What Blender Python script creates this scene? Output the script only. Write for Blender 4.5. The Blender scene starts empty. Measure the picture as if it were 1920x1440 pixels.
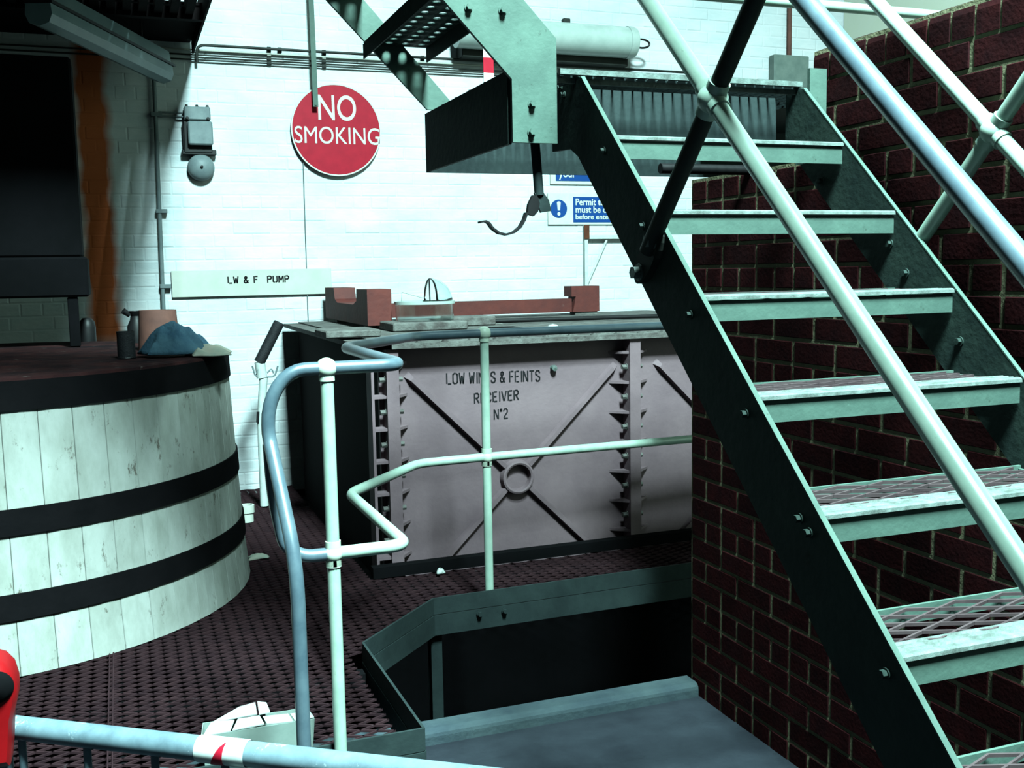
import bpy, bmesh, math, random
import numpy as np
from mathutils import Vector, Matrix

random.seed(7)
scene = bpy.context.scene
col = scene.collection

# ------------------------------------------------------------------ camera
F, CX, CY = 1950.0, 960.0, 720.0            # focal length in pixels of the 1920x1440 frame


def _d(x, y):
    v = np.array([(x - CX) / F, -(y - CY) / F, -1.0])
    return v / np.linalg.norm(v)


_ey = _d(220, 520)                           # vanishing point of the depth direction
_ex = _d(6100, 415)                          # vanishing point of the back wall's length
_ex = _ex - _ey * (_ex @ _ey)
_ex /= np.linalg.norm(_ex)
_ez = np.cross(_ex, _ey)
ROT = np.stack([_ex, _ey, _ez])              # camera -> world, eye at the origin


def ray(x, y):
    return ROT @ _d(x, y)


def onX(x, y, X):
    r = ray(x, y)
    return Vector(r * (X / r[0]))


def onY(x, y, Y):
    r = ray(x, y)
    return Vector(r * (Y / r[1]))


def onZ(x, y, Z):
    r = ray(x, y)
    return Vector(r * (Z / r[2]))


cd = bpy.data.cameras.new('camera')
cam = bpy.data.objects.new('camera', cd)
col.objects.link(cam)
cam.matrix_world = Matrix([[*ROT[i], 0.0] for i in range(3)] + [[0, 0, 0, 1]])
cd.sensor_width = 36.0
cd.lens = F / 1920.0 * 36.0
cd.clip_start = 0.05
scene.camera = cam

# ------------------------------------------------------------------ light
world = bpy.data.worlds.new('world')
scene.world = world
world.use_nodes = True
world.node_tree.nodes['Background'].inputs[0].default_value = (0.55, 0.8, 0.9, 1)
world.node_tree.nodes['Background'].inputs[1].default_value = 0.01

SKX0, SKX1, SKY0, SKY1, ZC = 0.80, 1.80, -1.6, 0.3, 5.2       # roof light opening
ld = bpy.data.lights.new('skylight', 'AREA')
ld.shape = 'RECTANGLE'
ld.size, ld.size_y = SKX1 - SKX0, SKY1 - SKY0
ld.energy = 10000
ld.color = (0.64, 1.0, 0.98)
lo = bpy.data.objects.new('skylight', ld)
lo.location = ((SKX0 + SKX1) / 2, (SKY0 + SKY1) / 2, ZC + 0.12)
col.objects.link(lo)

scene.view_settings.view_transform = 'Standard'
scene.view_settings.look = 'None'
scene.view_settings.gamma = 1
scene.view_settings.use_curve_mapping = False
scene.view_settings.exposure = 0.0


# ------------------------------------------------------------------ materials
KA = 0.32            # scales colours and specular down to weaken bounce light and deepen the shade


def lin(c):
    return tuple(KA * ((v / 255) / 12.92 if v / 255 <= 0.04045 else ((v / 255 + 0.055) / 1.055) ** 2.4) for v in c) + (1,)


MATS = {}


def mat(name, c1, c2=None, scale=6, rough=0.6, metal=0.0, bump=0.0, bscale=30, per_object=0.0,
        contrast=(0.35, 0.65), stretch=(1, 1, 1), spots=None, spec=0.4, trans=0.0):
    m = bpy.data.materials.new(name)
    m.use_nodes = True
    nt = m.node_tree
    b = nt.nodes['Principled BSDF']
    b.inputs['Roughness'].default_value = rough
    b.inputs['Metallic'].default_value = metal
    b.inputs['Specular IOR Level'].default_value = spec * KA
    if trans:
        b.inputs['Transmission Weight'].default_value = trans
    b.inputs['Base Color'].default_value = lin(c1)
    tc = nt.nodes.new('ShaderNodeTexCoord')
    mp = nt.nodes.new('ShaderNodeMapping')
    mp.inputs['Scale'].default_value = stretch
    nt.links.new(tc.outputs['Object'], mp.inputs[0])
    if per_object:                            # pieces that share a mesh get their own patch of the pattern
        oj = nt.nodes.new('ShaderNodeObjectInfo')
        mu = nt.nodes.new('ShaderNodeMath')
        mu.operation = 'MULTIPLY'
        mu.inputs[1].default_value = 37.0
        nt.links.new(oj.outputs['Random'], mu.inputs[0])
        nt.links.new(mu.outputs[0], mp.inputs['Location'])
    out = None
    if c2:
        n = nt.nodes.new('ShaderNodeTexNoise')
        n.inputs['Scale'].default_value = scale
        n.inputs['Detail'].default_value = 6
        n.inputs['Roughness'].default_value = 0.65
        nt.links.new(mp.outputs[0], n.inputs['Vector'])
        r = nt.nodes.new('ShaderNodeValToRGB')
        r.color_ramp.elements[0].position, r.color_ramp.elements[1].position = contrast
        r.color_ramp.elements[0].color, r.color_ramp.elements[1].color = lin(c1), lin(c2)
        nt.links.new(n.outputs['Fac'], r.inputs[0])
        out = r.outputs[0]
    if spots:                                 # (colour, scale, threshold, amount)
        n2 = nt.nodes.new('ShaderNodeTexNoise')
        n2.inputs['Scale'].default_value = spots[1]
        n2.inputs['Detail'].default_value = 8
        n2.inputs['Roughness'].default_value = 0.75
        nt.links.new(mp.outputs[0], n2.inputs['Vector'])
        r2 = nt.nodes.new('ShaderNodeValToRGB')
        r2.color_ramp.elements[0].position = spots[2]
        r2.color_ramp.elements[1].position = min(1.0, spots[2] + 0.08)
        r2.color_ramp.elements[0].color = (0, 0, 0, 1)
        v = spots[3]
        r2.color_ramp.elements[1].color = (v, v, v, 1)
        nt.links.new(n2.outputs['Fac'], r2.inputs[0])
        mx = nt.nodes.new('ShaderNodeMix')
        mx.data_type = 'RGBA'
        nt.links.new(r2.outputs[0], mx.inputs['Factor'])
        if out:
            nt.links.new(out, mx.inputs['A'])
        else:
            mx.inputs['A'].default_value = lin(c1)
        mx.inputs['B'].default_value = lin(spots[0])
        out = mx.outputs['Result']
    if per_object:
        oi = nt.nodes.new('ShaderNodeObjectInfo')
        hs = nt.nodes.new('ShaderNodeHueSaturation')
        ma = nt.nodes.new('ShaderNodeMapRange')
        ma.inputs['To Min'].default_value = 1 - per_object
        ma.inputs['To Max'].default_value = 1 + per_object
        nt.links.new(oi.outputs['Random'], ma.inputs['Value'])
        nt.links.new(ma.outputs[0], hs.inputs['Value'])
        if out:
            nt.links.new(out, hs.inputs['Color'])
        else:
            hs.inputs['Color'].default_value = lin(c1)
        out = hs.outputs[0]
    if out:
        nt.links.new(out, b.inputs['Base Color'])
    if bump:
        nb = nt.nodes.new('ShaderNodeTexNoise')
        nb.inputs['Scale'].default_value = bscale
        nb.inputs['Detail'].default_value = 5
        nt.links.new(mp.outputs[0], nb.inputs['Vector'])
        bp = nt.nodes.new('ShaderNodeBump')
        bp.inputs['Strength'].default_value = bump
        bp.inputs['Distance'].default_value = 0.01
        nt.links.new(nb.outputs['Fac'], bp.inputs['Height'])
        nt.links.new(bp.outputs[0], b.inputs['Normal'])
    MATS[name] = m
    return m


mat('concrete', (38, 42, 50), (56, 62, 70), 3, 0.9, bump=0.3, bscale=40, spots=((22, 26, 32), 9, 0.62, 0.8), spec=0.2)
mat('kerb', (68, 82, 90), (88, 104, 108), 6, 0.85, bump=0.3, bscale=50, spec=0.2)
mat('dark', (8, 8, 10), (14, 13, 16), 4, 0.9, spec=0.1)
mat('dark_shell', (20, 18, 18), (30, 27, 26), 3, 0.95, spec=0.1)  # dark tone given to unseen walls and ceiling to cut bounce light
mat('mortar', (168, 164, 132), (136, 133, 106), 12, 0.95, bump=0.3, bscale=90, spec=0.05)
mat('brick', (58, 20, 22), (42, 16, 20), 16, 0.9, bump=0.14, bscale=90, per_object=0.3, spots=((22, 12, 16), 22, 0.62, 0.7), spec=0.1)
mat('mint', (76, 98, 90), (90, 114, 104), 9, 0.55, bump=0.1, bscale=60, spots=((44, 48, 43), 34, 0.62, 0.8), spec=0.3)
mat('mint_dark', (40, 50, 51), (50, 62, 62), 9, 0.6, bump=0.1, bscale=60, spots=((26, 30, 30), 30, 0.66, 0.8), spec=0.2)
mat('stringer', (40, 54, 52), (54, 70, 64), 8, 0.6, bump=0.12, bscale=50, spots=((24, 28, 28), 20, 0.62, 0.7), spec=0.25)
mat('nosing', (120, 134, 130), (84, 92, 88), 30, 0.45, bump=0.2, bscale=120)
mat('rust_mesh', (58, 37, 41), (44, 27, 32), 14, 0.9, spots=((84, 76, 80), 30, 0.62, 0.8), spec=0.15)
mat('tread_mesh', (84, 70, 72), (66, 52, 55), 14, 0.8, spec=0.2)
mat('rail_mint', (164, 192, 176), (182, 206, 190), 20, 0.35, spots=((84, 84, 70), 45, 0.66, 0.8), spec=1.4)
mat('rail_blue', (76, 94, 106), (96, 114, 124), 14, 0.32, spots=((140, 156, 160), 30, 0.68, 0.6), spec=1.4)
mat('rail_grey', (36, 40, 38), (50, 54, 50), 14, 0.55, spec=0.3)
mat('ball', (214, 228, 208), (196, 214, 196), 20, 0.35)
mat('galv', (90, 108, 118), (118, 140, 150), 14, 0.5, spots=((188, 206, 212), 24, 0.6, 0.9), spec=0.4)
mat('white_paint', (226, 234, 230), (200, 210, 206), 14, 0.5)
mat('cream', (212, 214, 204), (200, 204, 194), 9, 0.6, spec=0.2)
mat('stave', (164, 168, 160), (194, 198, 192), 9, 0.8, bump=0.35, bscale=24, stretch=(1, 1, 0.45), per_object=0.05, spots=((92, 84, 72), 22, 0.59, 0.85), spec=0.2)
mat('hoop', (9, 8, 11), (15, 13, 16), 8, 0.85, bump=0.15, bscale=40, spec=0.12)
mat('grime', (60, 32, 32), (26, 18, 22), 7, 0.95, bump=1.0, bscale=18, spots=((112, 100, 96), 22, 0.6, 0.8), spec=0.1)
mat('tank', (122, 101, 108), (140, 117, 123), 3, 0.65, bump=0.12, bscale=60, spots=((80, 66, 68), 26, 0.66, 0.6), spec=0.25)
mat('tank_rim', (126, 126, 122), (84, 78, 76), 14, 0.8, bump=0.5, bscale=60)
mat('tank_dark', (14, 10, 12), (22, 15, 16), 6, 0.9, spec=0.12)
mat('stencil', (20, 18, 22), None, rough=0.8)
mat('redbrown', (112, 52, 46), (92, 44, 42), 7, 0.7, bump=0.2, bscale=40, spots=((128, 100, 94), 24, 0.66, 0.6))
mat('sign_red', (186, 26, 50), (172, 22, 46), 18, 0.5, spots=((130, 14, 36), 60, 0.7, 0.5), spec=0.2)
mat('sign_white', (230, 236, 222), (216, 226, 214), 20, 0.5)
mat('sign_blue', (0, 70, 146), None, rough=0.45)
mat('bell_grey', (108, 120, 124), (128, 140, 142), 14, 0.5)
mat('black_metal', (18, 18, 20), (30, 28, 30), 12, 0.5)
mat('rubber', (24, 24, 28), (38, 38, 42), 30, 0.7, bump=0.3, bscale=140)
mat('terracotta', (124, 82, 72), (100, 66, 60), 12, 0.8)
mat('rag_blue', (70, 98, 112), (48, 74, 92), 12, 0.95, bump=0.4, bscale=60, spec=0.1)
mat('rag_pale', (132, 150, 138), (170, 164, 150), 9, 0.9)
mat('red_plastic', (140, 8, 14), (156, 12, 18), 6, 0.45, spec=0.3)
mat('diffuser', (112, 132, 136), (134, 152, 154), 4, 0.4)
mat('fit_metal', (176, 192, 186), (196, 210, 204), 10, 0.3, spec=1.0)
mat('wall_green', (246, 250, 226), (250, 252, 234), 3, 0.8, spec=0.1)
mat('rust', (110, 60, 36), (84, 46, 34), 20, 0.9)
mat('box_grey', (112, 128, 122), (132, 146, 138), 14, 0.6)
mat('tub', (140, 156, 150), (160, 176, 168), 12, 0.7, spec=0.2)


def glass_mat():
    m = bpy.data.materials.new('glass')
    m.use_nodes = True
    b = m.node_tree.nodes['Principled BSDF']
    b.inputs['Base Color'].default_value = (0.86, 0.95, 0.93, 1)
    b.inputs['Transmission Weight'].default_value = 1.0
    b.inputs['Roughness'].default_value = 0.08
    b.inputs['IOR'].default_value = 1.3
    MATS['glass'] = m


glass_mat()


def wall_white_mat():
    """white-washed brick: uneven paint, a rust stain run down from the pipework, grime spots"""
    m = mat('whitewash', (222, 232, 236), (246, 248, 250), 2.2, 0.8, bump=0.35, bscale=14, stretch=(1, 1, 2.2),
            spots=((188, 206, 206), 12, 0.68, 0.5), spec=0.15)
    nt = m.node_tree
    b = nt.nodes['Principled BSDF']
    src = b.inputs['Base Color'].links[0].from_socket
    tc = nt.nodes.new('ShaderNodeTexCoord')
    sp = nt.nodes.new('ShaderNodeSeparateXYZ')
    nt.links.new(tc.outputs['Object'], sp.inputs[0])
    ns = nt.nodes.new('ShaderNodeTexNoise')
    ns.inputs['Scale'].default_value = 5
    nt.links.new(tc.outputs['Object'], ns.inputs['Vector'])
    # distance from the stain's centre line, wobbled
    def math_(op, a, bb=None, clamp=False):
        n = nt.nodes.new('ShaderNodeMath')
        n.operation = op
        n.use_clamp = clamp
        for i, v in enumerate((a, bb)):
            if v is None:
                continue
            if isinstance(v, (int, float)):
                n.inputs[i].default_value = v
            else:
                nt.links.new(v, n.inputs[i])
        return n.outputs[0]
    wob = math_('MULTIPLY', math_('SUBTRACT', ns.outputs['Fac'], 0.5), 0.10)
    dx = math_('ABSOLUTE', math_('ADD', math_('SUBTRACT', sp.outputs['X'], -0.085), wob))
    core = math_('SUBTRACT', 1.0, math_('DIVIDE', dx, 0.11), True)
    core = math_('MULTIPLY', core, 2.2, True)
    fade = math_('MULTIPLY', math_('ADD', sp.outputs['Z'], 0.58), 4.0, True)
    fac = math_('MULTIPLY', math_('MULTIPLY', core, fade), 0.95, True)
    mx = nt.nodes.new('ShaderNodeMix')
    mx.data_type = 'RGBA'
    nt.links.new(fac, mx.inputs['Factor'])
    nt.links.new(src, mx.inputs['A'])
    mx.inputs['B'].default_value = lin((206, 96, 24))
    nt.links.new(mx.outputs['Result'], b.inputs['Base Color'])


wall_white_mat()


# ------------------------------------------------------------------ mesh helpers
class MB:
    def __init__(self):
        self.v, self.f, self.smooth = [], [], []

    def add(self, vs, fs, smooth=False):
        o = len(self.v)
        self.v += [tuple(p) for p in vs]
        for f in fs:
            self.f.append(tuple(i + o for i in f))
            self.smooth.append(smooth)
        return self

    def box(self, x0, x1, y0, y1, z0, z1):
        vs = [(x, y, z) for x in (x0, x1) for y in (y0, y1) for z in (z0, z1)]
        fs = [(0, 1, 3, 2), (4, 6, 7, 5), (0, 4, 5, 1), (2, 3, 7, 6), (0, 2, 6, 4), (1, 5, 7, 3)]
        return self.add(vs, fs)

    def cbox(self, x0, x1, y0, y1, z0, z1, c):
        """box with chamfered edges"""
        bm = bmesh.new()
        bmesh.ops.create_cube(bm, size=1)
        for v in bm.verts:
            v.co = Vector(((x0 + x1) / 2 + v.co.x * (x1 - x0), (y0 + y1) / 2 + v.co.y * (y1 - y0),
                           (z0 + z1) / 2 + v.co.z * (z1 - z0)))
        bmesh.ops.bevel(bm, geom=bm.edges[:], offset=c, segments=1, affect='EDGES')
        bm.verts.index_update()
        self.add([v.co for v in bm.verts], [[v.index for v in f.verts] for f in bm.faces])
        bm.free()
        return self

    def prism(self, poly, axis, a, b):
        """polygon in the plane across the axis, extruded from a to b along it"""
        def p3(u, w, t):
            return {'x': (t, u, w), 'y': (u, t, w), 'z': (u, w, t)}[axis]
        n = len(poly)
        vs = [p3(u, w, a) for u, w in poly] + [p3(u, w, b) for u, w in poly]
        fs = [tuple(range(n))[::-1], tuple(range(n, 2 * n))]
        fs += [(i, (i + 1) % n, n + (i + 1) % n, n + i) for i in range(n)]
        return self.add(vs, fs)

    def slab(self, p, q, half, z0, z1):
        """vertical plate standing along the ground line p-q"""
        p, q = Vector(p), Vector(q)
        d = (q - p).normalized()
        n = Vector((-d.y, d.x)) * half
        return self.prism([(p - n)[:], (q - n)[:], (q + n)[:], (p + n)[:]], 'z', z0, z1)

    def tube(self, pts, r, seg=12, caps=True):
        pts = [Vector(p) for p in pts]
        n = len(pts)
        tang = []
        for i in range(n):
            a = pts[max(i - 1, 0)]
            b = pts[min(i + 1, n - 1)]
            tang.append((b - a).normalized())
        up = Vector((0, 0, 1)) if abs(tang[0].z) < 0.9 else Vector((1, 0, 0))
        nrm = (up - tang[0] * up.dot(tang[0])).normalized()
        vs = []
        rr = r if isinstance(r, (list, tuple)) else [r] * n
        for i in range(n):
            nrm = (nrm - tang[i] * nrm.dot(tang[i])).normalized()
            bn = tang[i].cross(nrm)
            for k in range(seg):
                t = 2 * math.pi * k / seg
                vs.append(pts[i] + (nrm * math.cos(t) + bn * math.sin(t)) * rr[i])
        fs = []
        for i in range(n - 1):
            for k in range(seg):
                a, b = i * seg + k, i * seg + (k + 1) % seg
                fs.append((a, b, b + seg, a + seg))
        self.add(vs, fs, True)
        if caps:
            self.add(vs[:seg], [tuple(range(seg))[::-1]])
            self.add(vs[-seg:], [tuple(range(seg))])
        return self

    def lathe(self, prof, c, axis='z', seg=24):
        """profile of (radius, along) turned round the axis through c"""
        vs, fs = [], []
        for r, h in prof:
            for k in range(seg):
                t = 2 * math.pi * k / seg
                a, b = r * math.cos(t), r * math.sin(t)
                o = {'z': (a, b, h), 'y': (a, h, b), 'x': (h, a, b)}[axis]
                vs.append((c[0] + o[0], c[1] + o[1], c[2] + o[2]))
        for i in range(len(prof) - 1):
            for k in range(seg):
                a, b = i * seg + k, i * seg + (k + 1) % seg
                fs.append((a, b, b + seg, a + seg))
        return self.add(vs, fs, True)

    def ball(self, c, r, seg=18, rings=10, squash=1.0):
        prof = [(max(1e-4, r * math.sin(math.pi * i / rings)), -squash * r * math.cos(math.pi * i / rings))
                for i in range(rings + 1)]
        return self.lathe(prof, c, 'z', seg)

    def bolt(self, c, axis, r=0.012, h=0.012):
        """hexagon head on a washer, standing out along the axis ('-x', '-y', 'x', 'z')"""
        s = -1 if axis[0] == '-' else 1
        ax = axis[-1]
        for rr, a, b, seg in ((r * 1.35, 0, 0.003, 12), (r, 0.003, h, 6)):
            self.lathe([(1e-4, s * a), (rr, s * a), (rr, s * b), (1e-4, s * b)], c, ax, seg)
        return self

    def build(self, name, material, parent=None, recalc=True):  # one mesh object
        me = bpy.data.meshes.new(name)
        me.from_pydata(self.v, [], self.f)
        me.polygons.foreach_set('use_smooth', self.smooth)
        if recalc:
            bm = bmesh.new()
            bm.from_mesh(me)
            bmesh.ops.recalc_face_normals(bm, faces=bm.faces[:])
            bm.to_mesh(me)
            bm.free()
        if any(self.smooth):
            me.set_sharp_from_angle(angle=math.radians(38))
        me.materials.append(MATS[material])
        me.update()
        o = bpy.data.objects.new(name, me)
        col.objects.link(o)
        if parent is not None:
            attach(o, parent)
        return o


def bolts(pts, axis, r, h, material, parent, name='bolt'):
    for p in pts:
        MB().bolt(p, axis, r, h).build(name, material, parent)


def attach(o, parent):
    o.parent = parent
    # an Empty carries a translation; meshes are modelled in place
    if parent.type == 'EMPTY':
        o.matrix_parent_inverse = Matrix.Translation(-Vector(parent.location))


def fillet(pts, r, n=6):
    """round the corners of a path"""
    pts = [Vector(p) for p in pts]
    out = [pts[0]]
    for i in range(1, len(pts) - 1):
        a, b, c = pts[i - 1], pts[i], pts[i + 1]
        u, w = (a - b), (c - b)
        rr = min(r, u.length * 0.49, w.length * 0.49)
        p, q = b + u.normalized() * rr, b + w.normalized() * rr
        for k in range(n + 1):
            t = k / n
            out.append(p * (1 - t) ** 2 + b * 2 * t * (1 - t) + q * t ** 2)
    out.append(pts[-1])
    return out


def thing(name, label, cat, loc=(0, 0, 0), group=None):
    o = bpy.data.objects.new(name, None)
    o.empty_display_size = 0.1
    o.location = loc
    col.objects.link(o)
    return tag(o, label, cat, group)


def tag(o, label, cat, group=None):
    o['label'] = label
    o['category'] = cat
    if group:
        o['group'] = group
    return o


def struct(o):
    o['kind'] = 'structure'
    return o


def stuff(o):
    o['kind'] = 'stuff'
    return o


def text_mesh(name, body, x0, x1, z0, z1, y, material, parent, bold=0.0, slant=0.0):
    """flat lettering in an upright plane facing the viewer, fitted to a box"""
    cu = bpy.data.curves.new('t', 'FONT')
    cu.body = body
    cu.offset = bold
    cu.extrude = 0.0
    to = bpy.data.objects.new('t', cu)
    col.objects.link(to)
    bpy.context.view_layer.update()
    me = bpy.data.meshes.new_from_object(to.evaluated_get(bpy.context.evaluated_depsgraph_get()))
    bpy.data.objects.remove(to)
    bpy.data.curves.remove(cu)
    n = len(me.vertices)
    co = np.empty(n * 3)
    me.vertices.foreach_get('co', co)
    co = co.reshape(-1, 3)
    mn, mxx = co.min(0), co.max(0)
    u = (co[:, 0] - mn[0]) / (mxx[0] - mn[0])
    w = (co[:, 1] - mn[1]) / (mxx[1] - mn[1])
    new = np.stack([x0 + u * (x1 - x0), np.full(n, y), z0 + w * (z1 - z0) + slant * u], 1)
    me.vertices.foreach_set('co', new.ravel())
    me.materials.clear()
    me.materials.append(MATS[material])
    me.update()
    o = bpy.data.objects.new(name, me)
    col.objects.link(o)
    attach(o, parent)
    return o


STENCIL = {
    'L': [[(0, 0.4), (0, 7)], [(0.9, 0), (3, 0)]],
    'O': [[(1.2, 7), (0, 6), (0, 1), (1.2, 0)], [(2, 7), (3.2, 6), (3.2, 1), (2, 0)]],
    'W': [[(0, 7), (0.75, 0)], [(0.95, 0.5), (1.65, 5)], [(1.95, 5), (2.6, 0.5)], [(2.8, 0), (3.5, 7)]],
    'I': [[(0.6, 0), (0.6, 7)]],
    'N': [[(0, 0), (0, 7)], [(0.5, 6.4), (2.7, 0.6)], [(3.2, 0), (3.2, 7)]],
    'E': [[(0, 0), (0, 7)], [(0.9, 7), (2.7, 7)], [(0.9, 3.6), (2.3, 3.6)], [(0.9, 0), (2.7, 0)]],
    'S': [[(3, 5.5), (2.4, 7), (0.8, 7), (0, 6), (0, 4.6), (1.3, 3.8)],
          [(1.7, 3.3), (3, 2.5), (3, 1), (2.2, 0), (0.7, 0), (0, 1.4)]],
    '&': [[(3.2, 0), (0.6, 5), (0.6, 6.3), (1.4, 7), (2.2, 6.2), (2, 5), (0.2, 2.6), (0, 1), (1, 0), (2.2, 0.5), (3.2, 2.8)]],
    'F': [[(0, 0), (0, 7)], [(0.9, 7), (2.7, 7)], [(0.9, 3.6), (2.3, 3.6)]],
    'R': [[(0, 0), (0, 7)], [(0.8, 7), (2.2, 7), (3, 6), (3, 4.6), (2.2, 3.6), (0.8, 3.6)], [(1.5, 3.1), (3.1, 0)]],
    'P': [[(0, 0), (0, 7)], [(0.8, 7), (2.2, 7), (3, 6), (3, 4.6), (2.2, 3.6), (0.8, 3.6)]],
    'C': [[(3, 5.4), (2.2, 7), (1, 7), (0, 6), (0, 3.9)], [(0, 3.1), (0, 1), (1, 0), (2.2, 0), (3, 1.6)]],
    'V': [[(0, 7), (1.35, 0.2)], [(1.85, 0.2), (3.2, 7)]],
    'T': [[(0, 7), (3.2, 7)], [(1.6, 6.2), (1.6, 0)]],
    '2': [[(0, 5.5), (0.8, 7), (2.2, 7), (3, 6), (3, 4.6), (0.2, 0.8)], [(0.2, 0), (3.2, 0)]],
    'U': [[(0, 7), (0, 1), (1, 0)], [(2, 0), (3.2, 1), (3.2, 7)]],
    'M': [[(0, 0), (0, 7)], [(0.5, 6.5), (1.6, 2.5)], [(2.0, 2.5), (3.1, 6.5)], [(3.6, 7), (3.6, 0)]],
    'o': [[(0.2, 7), (1.2, 7), (1.2, 5.6), (0.2, 5.6), (0.2, 7)]],
}


def stencil(name, body, x0, x1, z0, z1, y, material, parent, sw=0.8, word=2.6, slant=0.0):
    """stencilled lettering: separate strokes with bridges between them"""
    adv, x = [], 0.0
    for ch in body:
        if ch == ' ':
            x += word
            continue
        w = max(px for s in STENCIL[ch] for px, _ in s)
        adv.append((ch, x))
        x += w + 1.5
    total = x - 1.5
    mb = MB()
    sx, sz = (x1 - x0) / total, (z1 - z0) / 7.0
    for ch, ox in adv:
        for st in STENCIL[ch]:
            for (ax, az), (bx, bz) in zip(st, st[1:]):
                a = Vector(((ox + ax) * sx, az * sz))
                b = Vector(((ox + bx) * sx, bz * sz))
                d = (b - a).normalized()
                nn = Vector((-d.y, d.x)) * (sw * 0.5 * (sx + sz) / 2)
                e = d * (sw * 0.2 * (sx + sz) / 2)
                q = [a - e - nn, b + e - nn, b + e + nn, a - e + nn]
                mb.add([(x0 + p.x, y, z0 + p.y + slant * p.x / (x1 - x0)) for p in q], [(0, 1, 2, 3)])
    return mb.build(name, material, parent, recalc=False)


def expanded(x0, x1, y0, y1, z, lw, sw, w, h, keep=None):
    """expanded-metal mesh: zigzag strands that touch at the bonds"""
    mb = MB()
    ni, nj = int((x1 - x0) / (lw / 2)), int((y1 - y0) / (sw / 2))
    for j in range(nj + 1):
        for i in range(ni):
            pa = Vector((x0 + i * lw / 2, y0 + j * sw / 2 + (sw / 4 if (i + j) % 2 else -sw / 4), z))
            pb = Vector((x0 + (i + 1) * lw / 2, y0 + j * sw / 2 + (sw / 4 if (i + 1 + j) % 2 else -sw / 4), z))
            m = (pa + pb) / 2
            if not (y0 <= m.y <= y1) or (keep and not keep(m.x, m.y)):
                continue
            d = (pb - pa).normalized()
            n = Vector((-d.y, d.x, 0)) * w / 2
            u = Vector((0, 0, h))
            e = d * w * 0.3
            vs = []
            for p in (pa - e, pb + e):
                vs += [p - n, p + n, p + n - u, p - n - u]
            mb.add(vs, [(0, 4, 5, 1), (1, 5, 6, 2), (2, 6, 7, 3), (3, 7, 4, 0)])
    return mb


def copy_of(o, parent=None, **kw):
    c = o.copy()
    col.objects.link(c)
    if parent is not None:
        c.parent = parent
    return c


# ================================================================== the setting
ZF = -1.567            # concrete floor
ZPIT = -2.35           # floor of the sunken bund behind the kerb
WY = 6.60              # face of the back wall
XW = 1.914             # face of the brick wall
XE = 5.17              # far right wall
YK = 3.20              # front of the kerb

struct(MB().box(-4.5, XE, -2.6, YK + 0.08, ZF - 0.85, ZF).build('floor', 'concrete'))
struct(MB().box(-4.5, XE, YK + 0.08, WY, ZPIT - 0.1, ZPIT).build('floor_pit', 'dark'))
kb = MB()
kp = [(YK, ZF)] + [(YK + 0.022 + 0.0 - 0.022 * math.cos(t), ZF + 0.028 + 0.022 * math.sin(t)) for t in
                   [0, 0.5, 1.0, 1.57]] + [(YK + 0.085, ZF + 0.05), (YK + 0.085, ZF)]
kb.prism(kp, 'x', -1.5, XW - 0.004)
struct(kb.build('trim_1', 'kerb'))

wb = MB().box(-4.5, XE + 0.2, WY + 0.006, WY + 0.25, ZPIT - 0.1, ZC)
wall_back = struct(wb.build('wall_back', 'whitewash'))
pb = MB()
nrow = int((ZC + 1.7) / 0.078)
for r in range(nrow):
    z = -1.7 + r * 0.078
    head = r % 4 == 3
    L = 0.115 if head else 0.23
    x = -2.2 - (0.115 if r % 2 else 0) - (0.057 if head else 0)
    while x < 5.0:
        g = 0.002
        y = WY + 0.0042 + random.uniform(-0.0012, 0.0012)
        a, b, c, d = x + g, x + L - g, z + g, z + 0.078 - g
        s = 0.006
        pb.add([(a, WY + 0.006, c), (b, WY + 0.006, c), (b, WY + 0.006, d), (a, WY + 0.006, d),
                (a + s, y, c + s), (b - s, y, c + s), (b - s, y, d - s), (a + s, y, d - s)],
               [(4, 5, 6, 7), (0, 1, 5, 4), (1, 2, 6, 5), (2, 3, 7, 6), (3, 0, 4, 7)])
        x += L
stuff(pb.build('painted_brick', 'whitewash', wall_back, recalc=False))

struct(MB().box(-4.5, XE, WY - 0.02, WY - 0.001, ZPIT, ZF + 0.2).build('shade_sheet_back', 'dark'))  # dark sheet added over the white wall's foot to read as shade
struct(MB().box(-4.7, -4.5, -2.6, WY + 0.25, ZPIT, ZC).build('wall_left', 'dark_shell'))
struct(MB().box(XE, XE + 0.2, -2.6, WY, ZPIT, ZC).build('wall_far_right', 'wall_green'))
struct(MB().box(-4.7, XE + 0.2, -2.8, -2.6, ZPIT, ZC).build('wall_front', 'dark_shell'))
cl = MB()
cl.box(-4.7, SKX0, -2.8, WY + 0.25, ZC, ZC + 0.15).box(SKX1, XE + 0.2, -2.8, WY + 0.25, ZC, ZC + 0.15)
cl.box(SKX0, SKX1, -2.8, SKY0, ZC, ZC + 0.15).box(SKX0, SKX1, SKY1, WY + 0.25, ZC, ZC + 0.15)
struct(cl.build('ceiling', 'dark_shell'))
wf = MB()
for x in (SKX0 - 0.03, SKX1 - 0.03):
    wf.box(x, x + 0.06, SKY0, SKY1, ZC - 0.05, ZC + 0.02)
for y in (SKY0 - 0.03, SKY1 - 0.03):
    wf.box(SKX0, SKX1, y, y + 0.06, ZC - 0.05, ZC + 0.02)
struct(wf.build('window_1', 'mint_dark'))

# ------------------------------------------------------------------ brick wall beside the stairs
YE, YU = 3.265, 2.583          # far end of the low part, far end of the high part
ZLOW, ZCOP = 0.305, 0.525
bw = MB()
bw.prism([(-0.2, ZPIT), (YE - 0.003, ZPIT), (YE - 0.003, ZLOW), (YU - 0.008, ZLOW), (YU - 0.008, ZCOP + 0.085),
          (-0.2, ZCOP + 0.085)], 'x', XW + 0.0028, XW + 0.215)
wall_right = struct(bw.build('wall_right', 'mortar'))


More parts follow.
